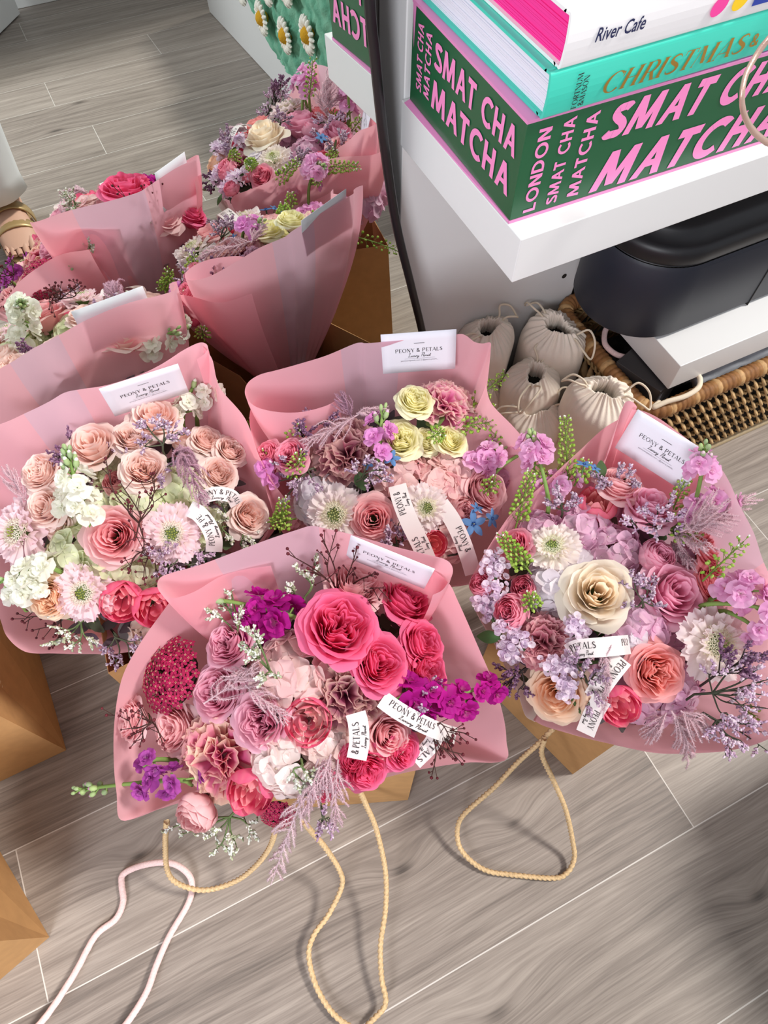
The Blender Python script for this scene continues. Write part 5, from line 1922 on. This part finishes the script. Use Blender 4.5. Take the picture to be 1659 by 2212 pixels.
B.stock((425, 880, .01), (460, 840, .045), 'white', 15, nfl=4, f0=.3, f1=1.0, nbud=2, fsize=.0115)
B.stock((110, 1228, .01), (4, 1256, .01), 'white', 6, nfl=6, f0=-.05, f1=.7, nbud=6, fsize=.0140)
B.stock((40, 1290, -.005), (82, 1262, .015), 'white', 7, nfl=7, f0=0, f1=1.1, nbud=2, fsize=.0140)
B.spray((352, 975, .01), [(318, 920, .03), (345, 915, .035), (395, 940, .03), (330, 950, .03), (370, 950, .03)], 41, 'purple')
B.spray((400, 1180, .0), [(330, 1195, .015), (370, 1190, .02), (430, 1215, .0), (350, 1230, .01), (395, 1230, .0), (445, 1195, .0)], 42, 'purple')
B.spray((240, 1360, -.02), [(280, 1420, -.03), (230, 1400, -.03), (300, 1380, -.02), (250, 1430, -.03)], 43, 'purple')
B.spray((190, 1330, -.01), [(120, 1330, .0), (140, 1360, -.01), (160, 1390, -.02), (118, 1385, -.02), (200, 1380, -.02)], 44, 'white')
B.spray((500, 1130, -.01), [(480, 1090, .01), (500, 1160, .0), (520, 1175, .0), (490, 1120, .01), (540, 1170, -.01)], 45, 'white')
B.spray((160, 970, .0), [(132, 968, .02), (125, 990, .02), (150, 950, .01)], 46, 'plum')
B.spray((365, 1030, -.005), [(350, 1030, .01), (372, 1000, .02), (260, 980, .0), (245, 965, .0)], 47, 'purple')
B.frond((388, 960, .02), (400, 1000, .035), .034, 51, col=srgb(232, 190, 208), nb=28, needles=12); B.frond((392, 980, .03), (443, 1090, .022), .030, 52, col=srgb(232, 190, 208), droop=.012, nb=34, needles=12)
B.frond((60, 1085, .0), (12, 1015, .03), .026, 53, nb=26)
B.berries((300, 1130, .02), [(228, 990, .04), (332, 1022, .045), (276, 1080, .04), (258, 1040, .04), (315, 1062, .04), (290, 1165, .03), (305, 1200, .02)], 61)
B.berries((130, 1330, -.02), [(28, 1300, -.02), (48, 1342, -.03), (70, 1362, -.03), (116, 1394, -.04), (150, 1400, -.04)], 62)
B.berries((330, 1180, .0), [(280, 1232, .02), (310, 1250, .02), (340, 1255, .02)], 63)
B.ribbon([(430, 1085, .012), (445, 1072, .022), (470, 1066, .028), (500, 1072, .028), (512, 1090, .016)], 30, [('PEONY & PETALS', .003, .052)], flip=-1)
B.ribbon([(462, 1192, .0), (462, 1165, .018), (450, 1135, .024), (430, 1110, .022), (408, 1098, .014)], 36, [('PEONY & PE', .010, .042)], flip=-1)

# ================================================================== middle bouquet
B = Bouquet('bouquet', (.205, .43), (.20, .385, .42, .05, .20), 'middle bouquet with lemon roses and blue star flowers, below its upright card')
B.sheet([(733, 862, .440), (700, 878, .446), (650, 890, .452), (600, 890, .457), (556, 880, .460), (534, 862, .462), (529, 843, .464), (538, 824, .466), (562, 809, .467), (600, 799, .468), (650, 785, .471), (705, 768, .475), (762, 744, .478),
         (780, 740, .479), (800, 741, .479), (900, 732, .480), (985, 722, .481), (1005, 724, .480), (1024, 738, .478), (1042, 742, .477), (1059, 740, .476), (1060, 756, .470), (1056, 800, .455), (1052, 835, .445)],
        frac=.20, zb=.17, bands=((.50, .64),), seed=9, label='tall back sheet of pink wrapping paper with a rolled left corner')
B.sheet([(1050, 830, .452), (1062, 872, .445), (1112, 925, .430), (1160, 985, .410), (1180, 1060, .385), (1150, 1150, .36), (1080, 1230, .335), (1000, 1262, .32), (900, 1262, .315), (780, 1240, .32), (680, 1215, .33), (610, 1150, .35), (575, 1060, .39), (548, 960, .42), (540, 890, .435), (570, 830, .435), (640, 800, .435)],
        frac=.24, zb=.17, seed=10, power=1.4, label='lower skirt of pink wrapping paper')
B.foliage(.10, 6, tone=(srgb(70, 84, 58), srgb(96, 70, 92)))
B.card((822, 723, .484), (985, 711, .488), (-.001, -.011, -.054), 'white business card standing upright on the back sheet')
B.hyd('pink', 880, 1030, 62); B.hyd('pink', 948, 1045, 60, dz=0); B.hyd('pink', 985, 1000, 54); B.hyd('pearl', 686, 1072, 64); B.hyd('pearl', 730, 1040, 50, dz=-.025); B.hyd('pink', 975, 1160, 60, dz=-.02); B.hyd('pink', 860, 1110, 60, dz=-.03); B.hyd('pink', 920, 1200, 50, dz=-.02)
B.hyd('lilac', 1085, 1010, 46, dz=-.01); B.hyd('pink', 620, 1100, 40, dz=-.03)
B.carn('dark', 738, 962, 72, dz=.014); B.carn('pinkcream', 978, 856, 60, dz=.036, tilt=(5, 10))
B.rose('lemon', 867, 943, 46, 'garden', dz=.012); B.rose('lemon', 900, 858, 40, 'garden', dz=.036); B.rose('lemon', 979, 946, 38, 'garden', dz=.012); B.rose('lemon', 921, 948, 32, 'garden')
B.rose('spray', 624, 980, 40, 'garden', dz=.022); B.rose('spray', 574, 978, 32, 'garden', dz=.024); B.rose('dusty', 806, 1120, 52, 'spiral', dz=.012); B.rose('pale', 1056, 1058, 54, 'garden', dz=.006); B.rose('pale', 1004, 1104, 40, 'cup')
B.tulip(938, 1176, 32, op=.6, kind='coral'); B.tulip(575, 1004, 24, kind='hot', dz=-.01)
B.scab(724, 1113, 68, 'pearl', dz=.006); B.scab(921, 1097, 52, 'pearl', dz=.010)
B.stock((818, 985, .005), (826, 895, .03), 'lilac', 3, nfl=5, f0=-.05, f1=.8, nbud=5, fsize=.0140)
B.stock((575, 1035, .0), (590, 1000, .015), 'lilac', 4, nfl=4, f0=0, f1=1, nbud=0, fsize=.0140)
B.stock((1030, 1010, .0), (1075, 975, .02), 'pink', 5, nfl=9, f0=-.3, f1=1.0, nbud=2, fsize=.0145)
B.stock((1075, 1015, .01), (1160, 965, .045), 'pink', 6, nfl=5, f0=.55, f1=1.0, nbud=4, fsize=.0130)
B.star(1022, 1132, 30, dz=.014); B.star(846, 990, 19); B.star(1062, 1120, 22, dz=.008, tilt=(40, 0)); B.star(1030, 1098, 16, dz=.016, tilt=(0, -60)); B.star(795, 1002, 14, dz=.004, tilt=(-40, 0))
B.spray((680, 1010, .0), [(610, 1010, .01), (640, 1040, .01), (660, 985, .01), (600, 1040, .0), (680, 1050, .015), (640, 990, .01), (620, 1070, .0)], 71, 'purple')
B.spray((770, 1040, .0), [(790, 1000, .02), (820, 1015, .02), (770, 1020, .02), (800, 1040, .015), (830, 1040, .01)], 72, 'purple')
B.spray((860, 1190, -.01), [(862, 1130, .01), (840, 1170, .0), (870, 1160, .01), (845, 1150, .01)], 73, 'purple')
B.spray((640, 960, .0), [(640, 925, .02), (665, 940, .02), (690, 900, .01), (720, 910, .01)], 74, 'plum')
B.frond((775, 895, .02), (655, 962, .03), .032, 81, nb=30, needles=12); B.frond((770, 893, .02), (830, 885, .03), .022, 82); B.frond((760, 900, .01), (735, 855, .03), .024, 83, col=srgb(220, 176, 198))
B.penny((628, 1035, .0), (648, 985, .03), 91, n=34); B.penny((605, 1150, -.01), (612, 1085, .02), 92, n=46); B.penny((640, 1120, -.01), (588, 1130, .01), 99, n=30); B.penny((590, 1020, .0), (576, 975, .02), 93, n=26)
B.penny((985, 900, .01), (1090, 808, .045), 94, bend=.01, n=44); B.penny((970, 925, .01), (1074, 910, .04), 95, n=40); B.penny((1000, 905, .01), (1058, 870, .03), 96, n=30); B.penny((930, 945, .012), (950, 935, .03), 97, n=30)
B.penny((545, 945, .0), (537, 915, .02), 98, n=24); B.penny((1045, 1065, .01), (1068, 1040, .04), 100, n=24); B.penny((1060, 1000, .01), (1074, 915, .035), 101, n=26); B.penny((620, 960, 0), (650, 925, .02), 102, n=24)
B.ribbon([(925, 1215, .008), (908, 1175, .022), (886, 1130, .026), (868, 1085, .022), (858, 1048, .010)], 40, [('PETALS', .010, .027), ('PEONY &', .064, .028)], flip=-1)
B.ribbon([(952, 1088, .008), (975, 1120, .016), (995, 1160, .018), (1010, 1200, .010), (1022, 1240, .0)], 36, [('PEONY &', .032, .032)], flip=-1)
B.leaf((905, 900, -.01), (935, 960, -.005), .010); B.leaf((935, 900, .0), (945, 925, .015), .012, col=srgb(118, 150, 84)); B.leaf((790, 1060, -.01), (770, 1020, .005), .008)

# ================================================================== right bouquet
B = Bouquet('bouquet', (.385, .16), (.345, .145, .425, .045, .12), 'right bouquet of lilac pink roses around a large cream rose')
B.sheet([(1296, 1010, .440), (1316, 975, .450), (1330, 930, .466), (1344, 885, .476), (1352, 868, .480), (1366, 868, .481), (1376, 880, .479), (1366, 884, .478), (1390, 888, .480), (1420, 902, .481), (1460, 930, .481), (1500, 960, .480), (1532, 985, .478), (1547, 1000, .477)],
        frac=.22, zb=.17, seed=12, bands=(), label='tall back sheet of pink wrapping paper with a rolled corner')
B.sheet([(1012, 1262, .385), (1022, 1240, .395), (1050, 1190, .405), (1082, 1140, .415), (1110, 1104, .425), (1180, 1040, .435), (1250, 975, .440), (1320, 915, .438), (1400, 893, .452), (1500, 962, .458), (1549, 1002, .472), (1575, 1040, .485), (1596, 1088, .490), (1628, 1150, .492), (1650, 1215, .490), (1690, 1300, .475),
         (1720, 1400, .45), (1730, 1500, .42), (1700, 1570, .39), (1640, 1605, .36), (1570, 1622, .335), (1500, 1627, .325), (1420, 1627, .315), (1340, 1612, .31), (1250, 1590, .305), (1180, 1570, .302), (1152, 1556, .300)],
        frac=.22, zb=.17, seed=13, power=1.4, bands=((.37, .54),), label='lower skirt of pink wrapping paper')
B.sheet([(1156, 1560, .300), (1135, 1545, .31), (1120, 1500, .33), (1095, 1450, .345), (1075, 1400, .355), (1040, 1340, .37), (1015, 1290, .38)], frac=.24, zb=.17, seed=14, name='tissue_wrap', mats=[TISSUE, TISSUE], label='sheer white tissue on the near side', power=1.4)
B.foliage(.115, 8, tone=(srgb(74, 86, 60), srgb(100, 76, 100)))
B.card((1378, 884, .4825), (1513, 967, .4825), at(1341, 965, .4345) - at(1378, 884, .4825), 'white business card on the back sheet behind the pink stock')
B.hyd('lilac', 1266, 1124, 64); B.hyd('lilac', 1338, 1168, 60); B.hyd('pearl', 1189, 1253, 62); B.hyd('pearl', 1210, 1300, 50, dz=-.02); B.hyd('lilac', 1392, 1352, 66); B.hyd('lilac', 1430, 1500, 74, dz=-.018); B.hyd('lilac', 1160, 1130, 44); B.hyd('pearl', 1382, 1392, 48)
B.hyd('lilac', 1482, 1490, 54, dz=-.015); B.hyd('lilac', 1480, 1340, 56, dz=-.02); B.hyd('lilac', 1300, 1050, 60, dz=-.03); B.hyd('lilac', 1440, 1090, 60, dz=-.03); B.hyd('lilac', 1270, 1480, 50, dz=-.02); B.hyd('pearl', 1250, 1220, 54, dz=-.012); B.hyd('lilac', 1520, 1210, 60, dz=.0); B.hyd('lilac', 1560, 1310, 50, dz=.0)
B.hyd('lilac', 1380, 1250, 50, dz=-.03)
B.rose('cream', 1295, 1275, 76, 'open', dz=.018)
B.rose('lilacpink', 1426, 1198, 46, 'cup', dz=.008); B.rose('lilacpink', 1467, 1275, 74, 'open', dz=.012); B.rose('coral', 1549, 1185, 48, 'garden', dz=.028); B.rose('coral', 1552, 1255, 50, 'garden', dz=.022)
B.rose('spray', 1099, 1320, 44, 'cup', dz=.012, tilt=(-20, 10)); B.rose('spray', 1131, 1269, 36, 'cup', dz=-.006); B.rose('spray', 1107, 1171, 40, 'garden', dz=.012, tilt=(-20, -10)); B.rose('spray', 1038, 1258, 32, 'cup', dz=.01)
B.rose('lilacpink', 1410, 1082, 56, 'open', dz=.026, tilt=(0, -15)); B.rose('pale', 1342, 1036, 50, 'garden', dz=.026); B.rose('peach', 1201, 1500, 64, 'spiral', dz=-.006, tilt=(-20, 10))
B.rose('ranun', 1426, 1454, 62, 'garden', dz=.012)
B.tulip(1291, 1082, 44, op=.45, kind='coral', tilt=(0, -20)); B.tulip(1344, 1531, 46, op=.5, tilt=(10, 30))
B.carn('dusty', 1172, 1386, 56, dz=.0)
B.scab(1193, 1180, 58, 'white', dz=.006); B.scab(1552, 1392, 84, 'pearl', dz=.026)
B.stock((1498, 1095, .04), (1521, 975, .115), 'pink', 3, nfl=5, f0=.5, f1=.85, nbud=10, fsize=.0125)
B.stock((1490, 1110, .03), (1565, 1080, .075), 'pink', 4, nfl=7, f0=-.1, f1=1.05, nbud=0, fsize=.0140)
B.stock((1185, 1085, .01), (1150, 950, .07), 'pink', 5, nfl=6, f0=.55, f1=.95, nbud=12, fsize=.0135)
B.stock((1530, 1305, .025), (1680, 1320, .085), 'pink', 6, nfl=3, f0=.75, f1=1.1, nbud=2, fsize=.0125)
B.stock((1545, 1290, .025), (1628, 1275, .075), 'pink', 7, nfl=6, f0=.3, f1=1.05, nbud=1, fsize=.0140)
B.stock((1560, 1320, .025), (1642, 1368, .065), 'pink', 8, nfl=3, f0=.8, f1=1.05, nbud=1, fsize=.0120)
B.stock((1160, 1070, .0), (1230, 1040, .02), 'pink', 9, nfl=6, f0=0, f1=1.0, nbud=0, fsize=.0135)
B.statice((1075, 1300, .0), (1066, 1195, .025), .013, 21); B.statice((1060, 1330, -.015), (1040, 1290, .0), .012, 22); B.statice((1130, 1400, -.01), (1090, 1340, .005), .014, 23); B.statice((1235, 1440, .0), (1180, 1450, .015), .014, 24)
B.statice((1250, 1370, .0), (1235, 1345, .015), .012, 25); B.statice((1120, 1420, -.02), (1085, 1395, -.01), .012, 26); B.statice((1230, 1500, .0), (1215, 1475, .01), .010, 27)
B.spray((1215, 1110, .0), [(1190, 1090, .02), (1205, 1075, .025), (1225, 1090, .02), (1235, 1080, .02)], 31, 'purple')
B.spray((1340, 1060, .0), [(1300, 1050, .02), (1312, 1040, .03), (1345, 1015, .04), (1358, 1030, .035), (1370, 1050, .03), (1290, 1030, .02)], 32, 'purple')
B.spray((1420, 1150, .0), [(1390, 1110, .02), (1420, 1105, .03), (1450, 1080, .035), (1470, 1110, .03), (1400, 1140, .02), (1440, 1120, .025), (1360, 1120, .02), (1455, 1140, .02)], 33, 'lilac')
B.spray((1390, 1310, .0), [(1370, 1250, .02), (1385, 1270, .02), (1400, 1290, .015), (1365, 1300, .01), (1405, 1260, .015)], 34, 'purple')
B.spray((1260, 1460, .0), [(1270, 1440, .015), (1290, 1450, .015), (1255, 1420, .01), (1280, 1490, .01), (1270, 1520, .0)], 35, 'purple')
B.spray((1500, 1500, .015), [(1560, 1460, .05), (1600, 1430, .06), (1630, 1450, .06), (1590, 1500, .05), (1640, 1500, .05), (1570, 1540, .04), (1620, 1550, .04), (1655, 1530, .04), (1650, 1470, .06)], 36, 'lilac', per=11)
B.spray((1520, 1540, .01), [(1560, 1580, .03), (1600, 1600, .02), (1640, 1580, .03), (1590, 1560, .035), (1655, 1620, .01), (1540, 1570, .02), (1580, 1620, .01), (1620, 1560, .03)], 37, 'lilac', per=11)
B.spray((1530, 1470, .02), [(1580, 1420, .06), (1610, 1400, .07), (1560, 1400, .06), (1640, 1420, .07), (1600, 1450, .06)], 38, 'plum')
B.spray((1140, 1440, -.02), [(1110, 1455, -.01), (1095, 1480, -.02), (1085, 1440, -.02), (1120, 1490, -.02)], 39, 'plum')
B.frond((1468, 1150, .035), (1632, 1074, .095), .032, 41, nb=36, needles=13); B.frond((1480, 1140, .035), (1570, 1125, .08), .036, 42, nb=28, needles=12); B.frond((1455, 1155, .01), (1530, 1190, .055), .026, 43, nb=26); B.frond((1450, 1170, .0), (1500, 1230, .02), .020, 44)
B.frond((1490, 1150, .04), (1545, 1085, .09), .034, 48, nb=26, needles=12)
B.frond((1450, 1535, .0), (1482, 1640, -.02), .036, 45, nb=32, needles=13, droop=.012); B.frond((1440, 1540, .0), (1400, 1590, -.01), .026, 46); B.frond((1470, 1535, .005), (1520, 1575, .015), .030, 49, nb=26); B.frond((1303, 1375, .014), (1303, 1550, .012), .012, 47, droop=.012, nb=40)
B.frond((1320, 1380, .012), (1290, 1420, .02), .020, 50, nb=20)
B.penny((1228, 1060, .01), (1221, 905, .075), 51, n=80); B.penny((1112, 1145, .0), (1146, 1025, .05), 52, n=70); B.penny((1148, 1240, .0), (1086, 1160, .04), 53, n=80); B.penny((1150, 1320, .0), (1146, 1290, .02), 54, n=34)
B.penny((1518, 1255, .03), (1606, 1170, .10), 55, n=34); B.penny((1200, 1060, .01), (1150, 1010, .03), 56, n=34); B.penny((1240, 1050, .01), (1265, 1000, .04), 57, n=34); B.penny((1600, 1530, .0), (1655, 1560, .01), 58, n=26)
B.penny((1440, 1130, .0), (1480, 1040, .05), 59, n=36); B.penny((1440, 1140, .01), (1510, 1165, .03), 60, n=30)
B.star(1262, 1004, 20, dz=.055, tilt=(20, -40)); B.star(1285, 1012, 14, dz=.05, tilt=(50, 0))
B.leaf((1296, 1040, .02), (1298, 995, .05), .006, col=srgb(92, 116, 74)); B.leaf((1080, 1380, -.03), (1030, 1375, -.03), .007, col=srgb(70, 110, 60)); B.leaf((1400, 1150, -.01), (1440, 1165, .01), .008)
B.ribbon([(1228, 1412, .004), (1250, 1402, .016), (1300, 1398, .024), (1340, 1394, .018), (1360, 1392, .004)], 42, [('PETALS', .006, .026), ('PEO', .060, .014)], flip=-1)
B.ribbon([(1345, 1422, .010), (1322, 1450, .016), (1300, 1480, .012), (1282, 1508, .004)], 44, [('PEONY & PE', .002, .042)], flip=-1)
B.ribbon([(1300, 1510, .006), (1280, 1545, -.002), (1264, 1585, -.01)], 40, [('PEONY', .014, .022)], flip=-1)


# ------------------------------------------------------------------ seen in the mirror only: bed with blanket, a person's legs
t = thing('bed', (1.15, -.95, 0), 'white bed with a plain low side, seen in the mirror behind the bouquets', 'bed')
mb = MB(); mb.box((.70, -1.72, 0), (1.6, -.16, .36))
solid('bed_base', mb, WHITE, parent=t, bevel=.004)
mb = MB(); mb.box((.72, -1.70, .36), (1.58, -.18, .44))
solid('mattress', mb, TROUSER, parent=t, bevel=.02)


def blanket():
    t = thing('knitted_blanket', (.95, -.9, .45), 'green knitted blanket with white and mustard daisies draped over the bed side', 'blanket')
    mb = MB()
    ny, nv = 120, 60
    g1, g2 = srgb(98, 158, 132), srgb(128, 182, 156)
    daisies = [(-1.02, .10), (-.86, .16), (-.70, .10), (-.95, .30), (-.76, .28), (-.58, .20), (-.5, .34), (-1.12, .26), (-.62, .40)]
    P = np.zeros((ny, nv, 3)); Cc = np.zeros((ny, nv, 3))

    def pos(y, v):
        hang = .30 + .05 * math.sin(y * 5) - .20 * max(0, (-.95 - y)) / .25
        L = hang + .25
        s = v * L
        if s < hang:
            return np.array([.688 - .01 * math.sin(y * 22) * (1 - v), y, .45 - (hang - s)])
        return np.array([.69 + (s - hang), y, .458])
    for i in range(ny):
        y = -1.2 + .95 * i / (ny - 1)
        for j in range(nv):
            v = j / (nv - 1)
            p = pos(y, v)
            rib = .006 * abs(math.sin(y * 75)) + .004 * math.sin(v * 90 + 3 * math.sin(y * 75))
            P[i, j] = p + np.array([-rib, 0, rib * .5])
            Cc[i, j] = lerp(g1, g2, .5 + .5 * math.sin(y * 75 + v * 40))
    mb.grid(P, Cc)
    solid('blanket_knit', mb, KNIT, parent=t, smooth=True)
    rnd = random.Random(2)
    for (y, z) in daisies:
        d = MB()
        cz = .45 - z if z < .36 else .10
        cz = max(.16, .42 - z * .7)
        for k in range(18):
            a = 2 * PI * k / 18
            b = np.array([.676, y, cz])
            e = b + np.array([-.008, .045 * math.cos(a), .045 * math.sin(a)])
            d.tube(catmull([b + (e - b) * .35, b + (e - b) * .7 + [-.006, 0, 0], e], 3), [.004, .005, .006, .0066, .0062, .005, .002], 6, srgb(236, 232, 222))
        d.ball((.668, y, cz), .020, srgb(206, 156, 48), k=10)
        solid('knitted_daisy', d, KNIT, 'white daisy with a mustard centre', parent=t, smooth=True)


blanket()


def legs():
    t = thing('person', (-.19, -.60, 0), 'standing person in white trousers and gold sandals, only a foot seen in the mirror', 'person')
    for sx, nm in ((0, 0), (-.24, 1)):
        ox, oy = -.165 + sx, -.60
        tr = MB()
        prof = [(.10, .072), (.14, .070), (.25, .078), (.42, .085), (.52, .086), (.70, .096), (.84, .10)]
        G = np.array([[(ox - .01 + q * math.cos(a) * (1 + .05 * math.sin(6 * a)), oy - .02 + q * 1.1 * math.sin(a), z) for a in np.linspace(0, 2 * PI, 28, endpoint=False)] for z, q in prof])
        tr.grid(G, cv=True)
        solid('trouser_leg', tr, TROUSER, 'white trouser leg', parent=t, smooth=True, thick=.003)
        f = MB()
        S = [(-.075, .030, .034, .035), (-.05, .034, .04, .04), (0, .036, .05, .055), (.05, .040, .04, .045), (.10, .044, .032, .034), (.14, .040, .024, .026), (.165, .026, .018, .02)]
        G = np.array([[(ox + .012 * 0 + b * math.cos(a), oy + y, .030 + hgt * .5 + hgt * .6 * math.sin(a)) for a in np.linspace(0, 2 * PI, 16, endpoint=False)] for y, b, hgt, _ in S])
        f.grid(G, cv=True)
        f.tube([(ox, oy - .04, .05), (ox, oy - .035, .10), (ox, oy - .03, .20)], [.036, .034, .040], 14)
        for k, (dx, ln) in enumerate(((.026, .05), (.009, .046), (-.006, .042), (-.019, .036), (-.031, .028))):
            f.tube([(ox + dx, oy + .12, .045), (ox + dx * 1.05, oy + .145 + ln * .4, .043), (ox + dx * 1.05, oy + .145 + ln * .75, .037)], [.010 - .0008 * k, .0095 - .0008 * k, .006], 8)
        solid('foot', f, SKIN, parent=t, smooth=True)
        so = MB()
        n = 36
        out = []
        for i in range(n):
            a = 2 * PI * i / n
            out.append((ox + .047 * math.cos(a) * (1 + .12 * math.sin(a)), oy + .05 + .145 * math.sin(a)))
        so.grid(np.array([[(x, y, z) for x, y in out] for z in (.002, .028)]), cv=True)
        k = so.n
        so.F.append(tuple(range(k - n, k))); so.M.append(0)
        so.F.append(tuple(range(0, n))[::-1]); so.M.append(0)
        solid('sandal_sole', so, SANDAL, 'gold sandal sole', parent=t)
        for yy, hh in ((.02, .076), (.085, .062)):
            st = MB()
            a = np.linspace(-.1, PI + .1, 16)
            st.grid(np.array([[(ox + .050 * math.cos(q), oy + yy + w, .026 + (hh - .02) * max(0, math.sin(q)) ** .8) for w in (-.018, -.006, .006, .018)] for q in a]))
            solid('sandal_strap', st, SANDAL, 'gold sandal strap', parent=t, smooth=True, thick=.003)
    hip = MB()
    prof = [(.80, .20, .10), (.86, .205, .125), (.95, .185, .125)]
    G = np.array([[(-.295 + a_ * math.cos(q), -.62 + b_ * math.sin(q), z) for q in np.linspace(0, 2 * PI, 32, endpoint=False)] for z, a_, b_ in prof])
    hip.grid(G, cv=True)
    solid('trouser_top', hip, TROUSER, 'white trouser top', parent=t, smooth=True, thick=.003)


legs()
